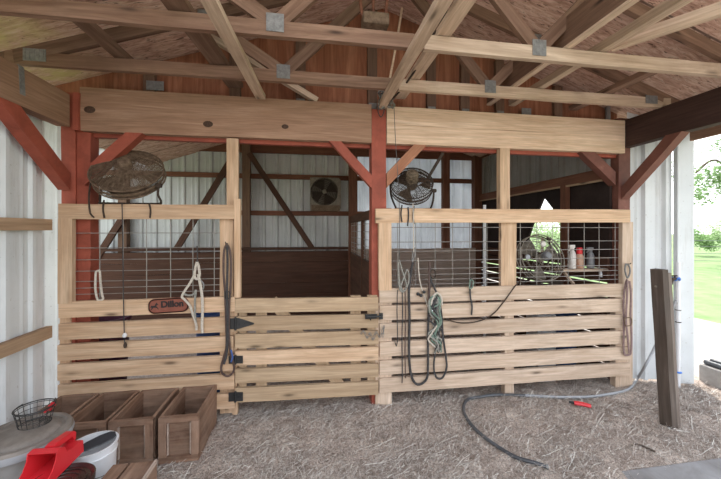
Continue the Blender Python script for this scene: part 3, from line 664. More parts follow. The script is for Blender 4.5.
# =================================================================== FANS
MOT = {}
def fan(name, label, C, R, tilt, yaw, roll=0.0, depth=0.13, motor=(0.06, 0.10), rings=9, mguard='fan_dirty', mblade='fan_dark', mmotor='fan_dirty', foot=None, spokes=16, blades=3, mstand='fan_dark'):
    """axis local -Y looks at the viewer's side; tilt lifts that end; foot = height of what the bracket stands on"""
    C = Vector(C); t = empty(name, C if foot is None else Vector((C.x, C.y, foot)), label, 'fan')
    MT = Matrix.Translation(C) @ Matrix.Rotation(yaw, 4, 'Z') @ Matrix.Rotation(-tilt, 4, 'X') @ Matrix.Rotation(roll, 4, 'Y')
    for nm, y, s in (('rear_guard', -depth/2, 1), ('front_guard', depth/2, -1)):
        bm = bmesh.new()
        for k in range(rings):
            r = R*(0.22+0.78*(k+1)/rings); bul = (1-(r/R)**2)*0.05*R/0.24*(-s)
            add_ring(bm, (0, y+bul, 0), r, MT, 0.0022 if k < rings-1 else 0.006, 32, 4)
        for k in range(spokes):
            a = 2*PI*k/spokes
            add_tube(bm, [MT @ Vector((math.cos(a)*q*R, y+(1-q*q)*0.05*R/0.24*(-s), math.sin(a)*q*R)) for q in (0.18, 0.45, 0.75, 1.0)], 0.0022, 4, raw=True)
        bm_link(nm, bm, mguard, t, smooth=True)
    bm = bmesh.new(); prof = [(R*1.005, -depth/2), (R*1.012, 0), (R*1.005, depth/2)]
    add_lathe(bm, prof+[(R*0.995, depth/2), (R*0.998, 0), (R*0.995, -depth/2), (R*1.005, -depth/2)], 40, MT @ Matrix.Rotation(-PI/2, 4, 'X') @ Matrix.Diagonal((1, 1, 0.28, 1)))
    bm_link('rim_band', bm, mguard, t, smooth=True)
    mr, ml = motor
    bm = bmesh.new(); yb = -depth/2-0.05*R/0.24
    add_lathe(bm, [(0.001, 0.0), (mr*0.75, 0.002), (mr*0.97, 0.012), (mr, 0.03), (mr, ml-0.012), (mr*0.9, ml), (0.001, ml)], 24, MT @ Matrix.Translation((0, yb-ml*0.62, 0)) @ Matrix.Rotation(-PI/2, 4, 'X'))
    for k in range(5): add_ring(bm, (0, yb-ml*0.62+0.03+k*(ml-0.05)/4, 0), mr*1.02, MT, 0.003, 24, 4)
    MOT[t.name] = bm_link('motor', bm, mmotor, t, smooth=True)
    bm = bmesh.new(); add_lathe(bm, [(0.001, -0.03), (0.035, -0.025), (0.04, 0.02), (0.02, 0.035), (0.001, 0.036)], 20, MT @ Matrix.Rotation(-PI/2, 4, 'X')); hub_o = bm_link('hub', bm, mblade, t, smooth=True)
    for k in range(blades):
        a0 = 2*PI*k/blades+0.4; bm = bmesh.new(); g = []
        for i in range(6):
            q = i/5; r = 0.03+q*(R*0.9-0.03); half = 0.16+0.36*math.sin(min(1, q*1.25)*PI/2)*(1-0.25*q)
            g.append([bm.verts.new(MT @ Vector((math.cos(a0+s*half)*r, s*0.028*(1-0.3*q)+0.005*s*s, math.sin(a0+s*half)*r))) for s in (-1, -0.5, 0, 0.5, 1)])
        for a, b in zip(g, g[1:]):
            for j in range(4): bm.faces.new((a[j], a[j+1], b[j+1], b[j]))
        bmesh.ops.solidify(bm, geom=bm.faces[:], thickness=0.003); bm_link('blade', bm, mblade, hub_o, smooth=True)
    if foot is not None:
        l = MT @ Vector((-R-0.015, 0, 0)); r = MT @ Vector((R+0.015, 0, 0)); zf = foot+0.008
        sp = R*0.98
        bm = bmesh.new()
        add_tube(bm, [l, Vector((l.x+0.01, l.y, (l.z+zf)/2)), Vector((C.x-sp*0.82, C.y-0.01, zf+0.015)), Vector((C.x-sp*0.7, C.y-0.015, zf)), Vector((C.x+sp*0.8, C.y-0.015, zf)), Vector((C.x+sp*0.98, C.y-0.01, zf+0.015)), Vector((r.x-0.005, r.y, (r.z+zf)/2)), r], 0.0085, 8, n=4)
        for q in (l, r): add_tube(bm, [q-Vector((0.02, 0, 0)), q+Vector((0.02, 0, 0))], 0.016, 8, raw=True)
        bm_link('stand', bm, mstand, t, smooth=True)
    return t
RAILT = at(150, 204.5, YS).z
f1 = fan('round_fan', 'large dusty brown round fan tilted on the left rail below the red knee brace', at(129, 174, 2.745), 0.242, 0.72, 0.12, 0.5, foot=RAILT, depth=0.075, rings=24, motor=(0.045, 0.07), spokes=40, mblade='fan_dirty')
for pts in (((91, 181), (89, 195), (90, 212), (94, 217.5)), ((104, 200), (103, 209), (104.5, 218)), ((149, 203), (150.5, 210), (150, 218))):
    tube('tie_strap', [at(x, y, 2.675) for x, y in pts], 0.006, 'fan_dark', f1)
rt = at(415, 209.5, YS).z
f2 = fan('round_fan', 'round fan with bulky motor tilted on the rail right of the middle post', at(411.5, 186, 2.755), 0.182, 0.62, -0.25, 0.3, foot=rt, depth=0.08, rings=12, motor=(0.052, 0.14), spokes=18, mguard='fan_dark', mblade='fan_dirty', mmotor='fan_mottle')
tube('hanger', [at(443, 153, 2.78), at(428, 178, 2.76)], 0.014, 'fan_dark', f2, sides=8)
for pts in (((402, 205), (401, 214), (402, 222)), ((408, 207), (408.5, 216), (407.5, 226)), ((414, 206), (413, 216), (414, 224))):
    tube('tie_strap', [at(x, y, 2.667) for x, y in pts], 0.006, 'rope_dark', f2)
f3 = fan('round_fan', 'grey round fan behind the wire grid in front of the bright opening', at(540, 258, 2.94), 0.232, 0.30, 0.0, 2.2, foot=at(540, 283, 2.94).z-0.02, depth=0.08, rings=4, motor=(0.04, 0.07), spokes=8, mguard='fan_dust', mblade='fan_dust', mmotor='bottle_grey')
for px, py in ((526.5, 257), (542, 244)):
    bm = bmesh.new(); p = at(px, py, 2.86)
    add_lathe(bm, [(0.001, 0), (0.02, 0.003), (0.026, 0.012), (0.024, 0.025), (0.001, 0.026)], 18, Matrix.Translation(p) @ Matrix.Rotation(PI/2, 4, 'X')); bm_link('knob', bm, 'hose_grey' if px < 530 else 'bottle_white', MOT[f3.name], smooth=True)
# square box fan on the back wall
YBF = YB-0.13
c = at(325.5, 194.5, YBF); w = at(341, 195, YBF).x-at(310.5, 195, YBF).x; h = at(325, 178.5, YBF).z-at(325, 211.5, YBF).z
t = empty('box_fan', c, 'square dusty box fan mounted on the pale back wall', 'fan'); r = 0.215; cc = c+Vector((-0.02, 0, 0.04))
bm = bmesh.new(); seg = 40
outer = []; inner = []; innerb = []
for k in range(seg):
    a = 2*PI*k/seg; dx, dz = math.cos(a), math.sin(a); s = min((w/2+(0.02 if dx > 0 else -0.02))/max(abs(dx), 1e-6), (h/2+(-0.04 if dz > 0 else 0.04))/max(abs(dz), 1e-6))
    outer.append(bm.verts.new(cc+Vector((dx*s, -0.04, dz*s)))); inner.append(bm.verts.new(cc+Vector((dx*r, -0.04, dz*r)))); innerb.append(bm.verts.new(cc+Vector((dx*r*0.95, 0.05, dz*r*0.95))))
ob = [bm.verts.new(v.co+Vector((0, 0.10, 0))) for v in outer]
for k in range(seg):
    j = (k+1) % seg
    bm.faces.new((outer[k], outer[j], inner[j], inner[k])); bm.faces.new((inner[k], inner[j], innerb[j], innerb[k])); bm.faces.new((outer[k], ob[k], ob[j], outer[j]))
bm.faces.new(ob)
bm_link('housing', bm, 'fan_dust', t)
bm = bmesh.new()
for k in range(8): add_ring(bm, (cc.x, cc.y-0.05, cc.z), r*(k+1)/8, Matrix.Identity(4), 0.004, 32, 4)
for k in range(8): a = PI*k/4; add_tube(bm, [cc+Vector((math.cos(a)*0.03, -0.05, math.sin(a)*0.03)), cc+Vector((math.cos(a)*r, -0.05, math.sin(a)*r))], 0.004, 4, raw=True)
bm_link('guard', bm, 'fan_dark', t)
for k in range(4):
    a0 = k*PI/2+0.5; bm = bmesh.new(); vs = [cc+Vector((math.cos(a0+s)*q*r, -0.01+0.03*s, math.sin(a0+s)*q*r)) for s, q in ((-0.3, .15), (-0.5, .92), (0, .97), (0.5, .92), (0.3, .15))]
    add_prism(bm, vs, (0, 0.004, 0)); bm_link('blade', bm, 'fan_dark', t)
bm = bmesh.new(); add_lathe(bm, [(0.001, 0.03), (0.03, 0.027), (0.036, 0.0)], 16, Matrix.Translation(cc+Vector((0, -0.05, 0))) @ Matrix.Rotation(PI/2, 4, 'X')); bm_link('hub', bm, 'fan_dust', t, smooth=True)
board('lower_ledge', c+Vector((-w/2+0.02, -0.055, -h/2+0.045)), c+Vector((w/2-0.02, -0.055, -h/2+0.045)), 0.09, 0.02, 'fan_dirty', t)
# white insulators under the top girt of the right stall
where = ('just right of the middle post', 'above the round fan motor', 'beside the brown back post', 'near the dark corner post')
for (px, py), s in zip(((401, 146.5), (424, 148), (446, 148), (468, 149)), where):
    p = at(px, py, YB-0.075); bm = bmesh.new()
    add_lathe(bm, [(0.001, -0.02), (0.024, -0.018), (0.034, 0.0), (0.03, 0.02), (0.02, 0.026), (0.026, 0.04), (0.001, 0.042)], 14, Matrix.Translation(p) @ Matrix.Rotation(PI/2, 4, 'X'))
    tag(bm_link('insulator', bm, 'white_plastic', smooth=True), 'small white insulator on the top back girt '+s, 'insulator', 'white insulators on the back girt')

# =================================================================== TACK AND CORDS ON THE STALL FRONTS
YT = 2.662
def pth(pts, Y=YT): return [at(x, y, Y+(d[0] if d else 0)) for x, y, *d in pts]
def nail(parent, px, py, Y=2.68):
    p = at(px, py, Y); bm = bmesh.new(); add_tube(bm, [p+Vector((0, 0.03, 0)), p+Vector((0, -0.025, 0.002)), p+Vector((0, -0.035, 0.014))], 0.004, 6, raw=True); bm_link('nail', bm, 'black_metal', parent)
# cream halter
t = empty('rope_halter', at(197, 258, YT), 'cream rope halter hanging over the slats beside the name plaque', 'halter')
tube('hanger_cord', pth([(197, 246), (197.5, 255), (197, 264)]), 0.005, 'rope_dark', t)
tube('crown_piece', pth([(197, 262), (195.5, 267), (194.5, 276), (197, 279), (199.5, 275), (198.5, 266), (197, 262)]), 0.010, 'rope', t)
tube('cheek_strap', pth([(195, 274), (190, 283), (184, 292), (182, 297), (185, 300), (190, 306), (193, 315), (196, 324), (196.5, 330)]), 0.0095, 'rope', t)
tube('cheek_strap', pth([(198, 274), (200, 283), (202, 296), (202.5, 310), (202, 325), (202.5, 333)]), 0.011, 'rope', t)
tube('nose_band', pth([(184, 294), (189, 295.5), (194, 294), (196, 290), (195, 300), (195, 316), (196.5, 326)]), 0.008, 'rope_grey', t)
tube('ring', pth([(199, 279), (203, 283), (203.5, 288), (201, 291)]), 0.0055, 'steel', t)
# dark lead at the gate post
t = empty('lead_rope', at(226, 246, YT), 'dark lead strap hanging in a long loop from the post beside the gate hinge', 'lead rope')
nail(t, 226.5, 243.5, 2.66)
tube('looped_strap', pth([(226.5, 244), (224, 252), (223.5, 272), (225, 292), (226, 320), (226.5, 345), (223.5, 358), (221, 368), (223, 374), (228.5, 376), (233, 372), (234, 366), (231, 355), (229, 335), (229, 310), (230.5, 285), (231, 262), (229.5, 249), (226.5, 244)]), 0.009, 'leather', t, flat=0.6)
tube('second_strap', pth([(227, 246), (227.5, 262), (227, 290), (227.5, 320), (227, 350), (224, 364)], YT-0.012), 0.0095, 'rope_dark', t)
tube('buckle', pth([(225, 292), (229, 292), (229, 298), (225, 298)], YT-0.02), 0.004, 'black_metal', t, closed=True)
tube('blue_clip', pth([(231, 350), (232.5, 357), (231, 362)], YT-0.02), 0.007, 'blue_plastic', t)
# cream clip loop on the left grid
tube('rope_loop', pth([(96, 272), (99.5, 271), (100.5, 282), (102, 294), (103, 299), (98, 300), (95.5, 290), (95.5, 279)], 2.69), 0.008, 'rope', closed=True, label='cream rope loop clipped to the wire grid beside the left upright', cat='rope')
# pull cord
t = empty('pull_cord', at(124, 338, YT), 'thin cord hanging from the left rail with a white bead and dark end weight', 'cord')
tube('string', pth([(122, 203), (122.5, 230), (123, 270), (123.5, 300), (124.5, 345)]), 0.0035, 'rope_dark', t, sides=5)
p = at(124.7, 335.5, YT); bm = bmesh.new(); add_lathe(bm, [(0.001, -0.018), (0.013, -0.010), (0.016, 0.004), (0.008, 0.018), (0.001, 0.02)], 12, Matrix.Translation(p)); bm_link('bead', bm, 'white_plastic', t, smooth=True)
p = at(125.2, 345, YT); bm = bmesh.new(); add_lathe(bm, [(0.001, -0.024), (0.009, -0.02), (0.012, 0.0), (0.007, 0.02), (0.001, 0.022)], 12, Matrix.Translation(p)); bm_link('weight', bm, 'fan_dark', t, smooth=True)
# tack right of the middle post
t = empty('lead_rope', at(410, 270, YT), 'black lead rope hanging in a deep loop right of the middle post', 'lead rope')
tube('rope', pth([(413, 262), (411, 272), (409, 290), (409.5, 320), (409, 350), (410.5, 372), (415, 383), (421, 384), (427, 378), (428, 365), (428, 340), (428.5, 310), (429.5, 285), (430, 268)]), 0.0105, 'rope_dark', t)
tube('snap_hook', pth([(412, 262), (414.5, 256), (415, 248), (413, 252), (412, 262)]), 0.005, 'steel', t)
t = empty('rope_coil', at(403, 275, YT), 'coiled grey rope hung on the grid just right of the middle post', 'rope')
tube('coil', pth([(398, 262), (398.5, 275), (399.5, 288), (403, 292), (406.5, 287), (405, 279), (402, 270), (399, 260), (398.5, 268), (400, 284), (404, 291), (408, 284), (409, 276), (407, 270), (403, 280), (400.5, 287), (403, 291)], YT-0.004), 0.0065, 'rope_grey', t)
tube('coil_tail', pth([(402, 288), (402.5, 310), (402, 340), (402.3, 372), (402, 383)]), 0.0045, 'rope_dark', t)
tube('coil_tail', pth([(405, 289), (405.5, 315), (405, 350), (405.5, 378)]), 0.0045, 'leather', t)
tube('coil_tail', pth([(397.5, 290), (397, 310), (397.5, 335), (396.5, 346), (394.5, 340)]), 0.004, 'rope_dark', t)
t = empty('rope_bundle', at(437, 294, YT), 'bundle of green and white rope knotted over the slats', 'rope')
rr = random.Random(5)
for k, mt_ in enumerate(('rope', 'rope_green', 'rope_grey', 'rope_grey', 'rope_dark', 'rope_green', 'rope_dark', 'rope_grey', 'rope_dark', 'rope_green', 'rope_grey', 'rope_dark')):
    x0 = 432+rr.uniform(-2, 2); pts = [(437+rr.uniform(-2, 2), 296+rr.uniform(-3, 4), -0.01*rr.random())]
    for i in range(5): pts.append((434+rr.uniform(-5.5, 7.5), 303+i*10+rr.uniform(-4, 4), -0.035*rr.random()))
    pts.append((437+rr.uniform(-3, 4), 348+rr.uniform(-6, 6), -0.01))
    tube('strand', pth(pts), 0.0075, mt_, t)
tube('strand', pth([(418, 258), (420, 282), (427, 304), (432, 318)]), 0.005, 'rope', t)
tube('knot_wrap', pth([(431, 305), (433, 297), (437, 293), (441, 297), (442, 305)], YT-0.02), 0.009, 'rope', t)
bm = bmesh.new(); add_box(bm, at(431.5, 312.5, YT-0.03), (0.016, 0.008, 0.045), Matrix.Rotation(0.3, 3, 'Y'), 0.002); bm_link('white_tag', bm, 'white_plastic', t)
t = empty('bridle', at(440, 300, YT), 'dark bridle reins looped down right of the green rope bundle', 'bridle')
tube('reins', pth([(430, 268), (431, 280), (437, 294), (441, 310), (443, 335), (446, 358), (446.5, 368), (443, 377), (438, 378.5), (434.5, 373), (434, 362), (436, 345), (436, 320), (434, 300)], YT-0.006), 0.0085, 'rope_dark', t)
tube('cheek_strap', pth([(429.5, 262), (429, 285), (428.5, 300)], YT-0.01), 0.008, 'leather', t)
tube('bit_ring', [at(433+2.6*math.cos(a*PI/5), 274+4.5*math.sin(a*PI/5), YT-0.01) for a in range(10)], 0.005, 'fan_dark', t, closed=True)
bm = bmesh.new()
for k in range(3): add_lathe(bm, [(0.001, -0.014), (0.012, -0.01), (0.016, 0), (0.011, 0.012), (0.001, 0.014)], 10, Matrix.Translation(at(418+k*3, 294-k*1.0+(k % 2)*2.5, YT-0.005)))
tag(bm_link('dark_padlock', bm, 'black_metal', smooth=True), 'small black clasp hooked to the top slat left of the green rope bundle', 'clasp')
t = empty('short_strap', at(471, 280, YT), 'short dark strap hanging alone over the top slat of the right stall', 'strap')
tube('strap', pth([(471, 278), (470, 288), (470.5, 298), (472, 306), (471.5, 315)]), 0.008, 'rope_dark', t, flat=0.7)
tube('knot', pth([(470, 280), (473, 281), (472.5, 287), (469.5, 288)], YT-0.008), 0.006, 'rope_green', t, closed=True)
# straps on the right post
t = empty('leather_halter', at(626, 268, YT), 'pinkish brown strap halter hanging from the right end upright', 'halter')
nail(t, 627.5, 264, 2.67)
tube('snap', pth([(626, 264), (625, 270), (627.5, 278), (630, 272), (629, 266)]), 0.0075, 'steel', t, closed=True)
tube('halter_strap', pth([(627, 279), (624.5, 290), (623.5, 305), (624, 325), (623.5, 345), (624.5, 354), (628, 355), (631, 352), (631.5, 335), (630.5, 315), (631, 295), (629.5, 281)]), 0.0105, 'strap', t, flat=0.5)
tube('inner_strap', pth([(627.5, 280), (627, 298), (626, 320), (628, 340), (629, 353)], YT-0.014), 0.011, 'strap', t, flat=0.4)
tube('buckle', pth([(625, 318), (631, 318), (631, 325), (625, 325)], YT-0.022), 0.0045, 'fan_dirty', t, closed=True)
# electric wire
tube('electric_wire', pth([(536, 262, 0.2), (527, 275, 0.06), (516, 285, 0.0), (505, 300), (493, 314), (479, 321), (462, 323), (447, 320), (437, 318)]), 0.0055, 'fan_dark', label='dark wire sagging from the grey fan across the pale slats', cat='wire')
tube('hanging_string', pth([(394, 106), (395.5, 140), (398, 180), (399.5, 215), (399, 262)], 2.64), 0.003, 'wire_thin', sides=5, label='long thin string hanging from the wire tangle past the round fan', cat='string')
tube('short_string', pth([(413, 203), (413.5, 225), (413.8, 252)], 2.645), 0.0045, 'rope', sides=5, label='pale short string tied to the rail holding the black lead rope', cat='string')
rr = random.Random(3); t = empty('wire_tangle', at(386, 100, 2.66), 'tangle of dark wire bunched above the middle red post', 'wire')
for k in range(8):
    tube('strand', pth([(378+rr.uniform(0, 17), 90+rr.uniform(0, 19), rr.uniform(-.03, .02)) for i in range(9)], 2.655), 0.005, ('wire_thin', 'rope_grey', 'fan_dust')[k % 3], t)
tube('loop_end', pth([(380, 104), (378, 111), (381, 117), (384, 111), (383, 103)], 2.66), 0.004, 'rope_dark', t)
tube('roof_cable', [at(452, -4, 1.55), at(443, 18, 1.78), at(436, 32, 1.86), at(426, 36, 1.9), at(424, 52, 2.1), at(414, 72, 2.30), at(399, 92, 2.5), at(388, 102, 2.64)], 0.008, 'fan_dark', label='dark cable running along the pale bracing boards over the middle post', cat='cable')

# name plaque
pc = at(168.5, 305.6, 2.672)
t = empty('name_plaque', pc, 'red-brown name plaque with black lettering on the top left slat', 'plaque')
PW, PH = 0.285, 0.112
MP = Matrix.Translation(pc) @ Matrix.Rotation(-0.035, 4, 'Y')
def rrect(w, h, r, n=6):
    out = []
    for cx, cz, a0 in ((w/2-r, h/2-r, 0), (-w/2+r, h/2-r, PI/2), (-w/2+r, -h/2+r, PI), (w/2-r, -h/2+r, 1.5*PI)):
        for k in range(n+1): a = a0+PI/2*k/n; out.append(Vector((cx+r*math.cos(a), 0, cz+r*math.sin(a))))
    return out
bm = bmesh.new(); add_prism(bm, [MP @ v for v in rrect(PW, PH, 0.045)], (0, 0.010, 0)); bm_link('plate', bm, 'plaque', t)
bm = bmesh.new()
a = [MP @ (v+Vector((0, -0.002, 0))) for v in rrect(PW-0.004, PH-0.004, 0.044)]; b = [MP @ (v+Vector((0, -0.002, 0))) for v in rrect(PW-0.018, PH-0.018, 0.038)]
va = [bm.verts.new(p) for p in a]; vb = [bm.verts.new(p) for p in b]; n = len(va)
for k in range(n): bm.faces.new((va[k], va[(k+1) % n], vb[(k+1) % n], vb[k]))
bmesh.ops.solidify(bm, geom=bm.faces[:], thickness=0.002); bm_link('border', bm, 'ink', t)
cu = bpy.data.curves.new('lettering', 'FONT'); cu.body = 'Dillon'; cu.size = 0.066; cu.extrude = 0.0015; cu.offset = 0.0022; cu.align_x = 'CENTER'; cu.align_y = 'CENTER'
tmp = bpy.data.objects.new('lettering_curve', cu); COL.objects.link(tmp); bpy.context.view_layer.update()
me = bpy.data.meshes.new_from_object(tmp.evaluated_get(bpy.context.evaluated_depsgraph_get())); bpy.data.objects.remove(tmp); bpy.data.curves.remove(cu)
me.name = 'lettering'
link('lettering', me, 'ink', t, MP @ Matrix.Translation((0.028, -0.004, 0.010)) @ Matrix.Rotation(PI/2, 4, 'X'))
hs = [(-1, .1), (-.8, .35), (-.45, .3), (0.1, .33), (.35, .75), (.6, 1), (.68, .8), (1.0, .5), (.9, .38), (.62, .48), (.5, .1), (.85, -.2), (1.05, -.6), (.9, -.62), (.65, -.25), (.3, -.15), (-.3, -.15), (-.55, -.4), (-.95, -.75), (-1.05, -.62), (-.75, -.3), (-.8, .05), (-1.0, -.15), (-1.12, -.1)]
bm = bmesh.new(); add_prism(bm, [MP @ Vector((-0.098+x*0.027, -0.0025, -0.004+z*0.033)) for x, z in hs], (0, 0.002, 0)); bm_link('horse_emblem', bm, 'ink', t)

# =================================================================== FLOOR THINGS, LEFT
def crate(cx, y0, w, d, h, label, z0=0.0, group='wooden crates in front of the left stall'):
    t = empty('wooden_crate', (cx, y0+d/2, z0), label, 'crate', group); th = 0.018
    x0, x1, y1 = cx-w/2, cx+w/2, y0+d; zt = z0+h; zm = z0+h/2
    for x in (x0+th/2, x1-th/2): board('side', (x, y0+th, zm), (x, y1, zm), h, th, 'crate', t, bev=0.002, wob=0.001)
    board('back', (x0+th, y1-th/2, zm), (x1-th, y1-th/2, zm), h, th, 'crate', t, bev=0.002)
    board('bottom', (cx, y0+0.01, z0+0.012), (cx, y1-th, z0+0.012), w-2*th, 0.012, 'crate', t, up=(1, 0, 0), bev=0)
    ins = board('inset_panel', (x0+0.02, y0+0.018, zm), (x1-0.02, y0+0.018, zm), h-0.01, 0.010, 'crate', t, bev=0)
    for zz, ww in ((zt-0.018, 0.036), (z0+0.02, 0.04)): board('front_rail', (x0, y0+0.002, zz), (x1, y0+0.002, zz), ww, 0.024, 'crate', t, bev=0.002)
    for x in (x0+0.023, x1-0.023): board('front_stile', (x, y0+0.001, z0+0.04), (x, y0+0.001, zt-0.036), 0.046, 0.022, 'crate', t, up=(1, 0, 0), bev=0.002)
    for x in (x0+0.0525, x1-0.0525): bm = bmesh.new(); add_box(bm, (x, y0+0.004, zm), (0.007, 0.014, h-0.09)); bm_link('moulding', bm, 'wainscot_pale', ins)
    return t
crate(-0.838, 2.262, 0.242, 0.41, 0.296, 'open wooden crate at the right end of the row, nearest the gate', 0.0)
crate(-1.122, 2.268, 0.258, 0.405, 0.294, 'open wooden crate second from the gate, behind the white bucket', 0.0)
crate(-1.392, 2.272, 0.25, 0.40, 0.295, 'open wooden crate third from the gate, partly behind the white bucket', 0.0)
crate(-1.665, 2.276, 0.25, 0.395, 0.295, 'open wooden crate at the left end of the row, behind the grey lidded bin', 0.0)
t = empty('wooden_crate', (-0.885, 1.64, 0), 'upturned wooden crate lying in front of the row, cut by the lower photo edge', 'crate')
for x in (-0.975, -0.795): board('side', (x, 1.45, 0.145), (x, 1.83, 0.145), 0.29, 0.018, 'crate', t)
for y in (1.46, 1.82): board('end', (-0.966, y, 0.145), (-0.804, y, 0.145), 0.285, 0.018, 'crate', t)
board('top_board', (-0.955, 1.45, 0.297), (-0.955, 1.83, 0.297), 0.07, 0.014, 'crate', t, up=(1, 0, 0)); board('top_board', (-0.855, 1.45, 0.297), (-0.855, 1.83, 0.297), 0.11, 0.014, 'crate', t, up=(1, 0, 0))
board('edge_strip', (-0.79, 1.45, 0.30), (-0.79, 1.83, 0.30), 0.02, 0.012, 'wainscot_pale', t)

# grey lidded bin, with wire basket
BX, BY, BZ, BR = -1.472, 1.930, 0.45, 0.198
t = empty('lidded_bin', (BX, BY, 0), 'pale round bin with a grey ridged lid against the left wall', 'bin')
MB_ = Matrix.Translation((BX, BY, 0))
bm = bmesh.new(); add_lathe(bm, [(0.001, 0.002), (0.15, 0.0), (0.16, 0.01), (0.185, BZ-0.05), (0.193, BZ-0.05), (0.193, BZ-0.035), (0.18, BZ-0.035)], 48, MB_); bm_link('bin_body', bm, 'bin', t, smooth=True)
bm = bmesh.new(); add_lathe(bm, [(BR-0.004, BZ-0.052), (BR, BZ-0.05), (BR+0.004, BZ-0.012), (BR-0.004, BZ), (BR-0.022, BZ+0.002), (BR-0.03, BZ-0.008), (BR-0.045, BZ-0.009), (BR-0.055, BZ+0.004), (BR-0.075, BZ+0.009), (0.08, BZ+0.016), (0.001, BZ+0.018)], 56, MB_); lid_o = bm_link('bin_lid', bm, 'grey_plastic', t, smooth=True)
bm = bmesh.new(); add_lathe(bm, [(BR+0.003, BZ-0.048), (BR+0.007, BZ-0.03), (BR+0.004, BZ-0.014)], 56, MB_); bm_link('lid_rim', bm, 'hose_grey', lid_o, smooth=True)
bx = on_z(35, 424, BZ+0.012); bx = Vector((bx.x, bx.y, BZ+0.012))
t = empty('wire_basket', bx, 'small dark wire basket standing on the grey bin lid', 'basket')
bm = bmesh.new(); MW = Matrix.Translation(bx)
def rg(r, z, tk): add_tube(bm, [MW @ Vector((r*math.cos(2*PI*k/28), r*math.sin(2*PI*k/28), z)) for k in range(28)], tk, 5, closed=True, raw=True)
for r, z, tk in ((0.083, 0.092, 0.0035), (0.080, 0.084, 0.002), (0.075, 0.060, 0.0016), (0.070, 0.034, 0.0016), (0.064, 0.004, 0.003), (0.05, 0.004, 0.0016), (0.025, 0.004, 0.0016)): rg(r, z, tk)
for k in range(18):
    a = 2*PI*k/18; add_tube(bm, [MW @ Vector((r*math.cos(a), r*math.sin(a), z)) for r, z in ((0.02, 0.004), (0.064, 0.004), (0.083, 0.092))], 0.0014, 4, raw=True)
bm_link('basket_frame', bm, 'black_metal', t)
for s in (1, -1):
    bm = bmesh.new(); add_tube(bm, [MW @ Vector((0.083*math.cos(a)*1.0, 0.083*math.sin(a), 0.094+0.010*math.sin((a-s*0)*1))) for a in ((0.3*s, 0.6*s, 0.9*s) if s > 0 else (2.8, 3.1, 3.4))], 0.003, 5); bm_link('basket_handle', bm, 'black_metal', t)
for k, (dx, dy, s) in enumerate(((0.060, 0.0, 'leaning on the right rim'), (0.058, 0.028, 'by the far rim'))):
    p = bx+Vector((dx, dy, 0.075)); bm = bmesh.new(); add_box(bm, p, (0.011, 0.010, 0.045), Matrix.Rotation(0.7-0.5*k, 3, 'Y'), 0.003); add_box(bm, p+Vector((0.012, 0, 0.012)), (0.010, 0.010, 0.022), Matrix.Rotation(-0.5, 3, 'Y'), 0.003)
    tag(bm_link('red_clip', bm, 'red_plastic'), 'small red plastic clip in the wire basket, '+s, 'clip', 'red clips in the wire basket')
# white bucket
WX, WY, WZ = -1.178, 1.985, 0.33
t = empty('white_bucket', (WX, WY, 0), 'white plastic bucket between the red scoop and the crates', 'bucket'); MT = Matrix.Translation((WX, WY, 0))
bm = bmesh.new(); add_lathe(bm, [(0.001, 0.006), (0.092, 0.006), (0.093, 0.0), (0.097, 0.004), (0.108, WZ-0.05), (0.113, WZ-0.05), (0.113, WZ-0.042), (0.109, WZ-0.04), (0.110, WZ-0.012), (0.116, WZ-0.010), (0.117, WZ), (0.107, WZ), (0.104, WZ-0.02), (0.092, 0.012), (0.001, 0.012)], 48, MT); bm_link('bucket_body', bm, 'white_plastic', t, smooth=True)
bm = bmesh.new(); add_tube(bm, [MT @ Vector((0.118*math.cos(a), 0.118*math.sin(a), WZ-0.05-0.09*math.sin((a+2.2)/2.6*PI*0.5+0.3))) for a in [-2.2+0.26*k for k in range(11)]], 0.002, 5); bm_link('bail_handle', bm, 'steel', t, smooth=True)
for k, (dx, dz, s) in enumerate(((0.03, 0.17, 0), (0.034, 0.175, 1))):
    pass
bm = bmesh.new(); q = MT @ Vector((0.045, -0.1, 0.20)); rot = Matrix.Rotation(0.42, 3, 'Z')
add_prism(bm, [q+rot @ Vector((x*0.03, -0.0035, z*0.03)) for x, z in ((-.3, -1), (.2, -1), (.1, -.2), (.5, .3), (.2, .9), (0, .5), (-.35, .8), (-.2, .1))], rot @ Vector((0, 0.002, 0))); bm_link('red_mark', bm, 'plaque', t)
# dark spatula in the bucket
bm = bmesh.new(); p0 = Vector((WX-0.055, WY-0.05, WZ-0.012)); p1 = Vector((WX+0.085, WY+0.055, WZ+0.008)); fr = frame_of(p0, p1)
pr_ = [(-0.02, .012), (.02, .014), (.05, .022), (.11, .026), (.16, .022), (.178, .010), (.178, -.010), (.16, -.020), (.11, -.024), (.05, -.018), (.02, -.012), (-.02, -.012)]
add_prism(bm, [p0+fr @ Vector((x, y*0.85, y*0.6)) for x, y in pr_], fr @ Vector((0, 0.003, 0.006))); 
tag(bm_link('scraper', bm, 'black_plastic'), 'black plastic scraper lying across the rim of the white bucket', 'scraper')
# dark pail and red scoop
DX, DY, DZ = -1.125, 1.66, 0.36
t = empty('dark_pail', (DX, DY, 0), 'glossy dark pail under the red scoop at the lower photo edge', 'pail'); MT = Matrix.Translation((DX, DY, 0))
bm = bmesh.new(); add_lathe(bm, [(0.001, 0.0), (0.10, 0.0), (0.125, DZ-0.03), (0.132, DZ-0.028), (0.134, DZ-0.004), (0.128, DZ), (0.122, DZ-0.004), (0.115, DZ-0.012), (0.06, DZ-0.010), (0.001, DZ-0.006)], 44, MT); bm_link('pail_body', bm, 'dark_plastic', t, smooth=True)
bm = bmesh.new()
for k in range(3): add_tube(bm, [MT @ Vector(((0.05+0.025*k)*math.cos(2*PI*j/32), (0.05+0.025*k)*math.sin(2*PI*j/32), DZ-0.009)) for j in range(32)], 0.003, 5, closed=True, raw=True)
bm_link('lid_ridge', bm, 'dark_plastic', t)

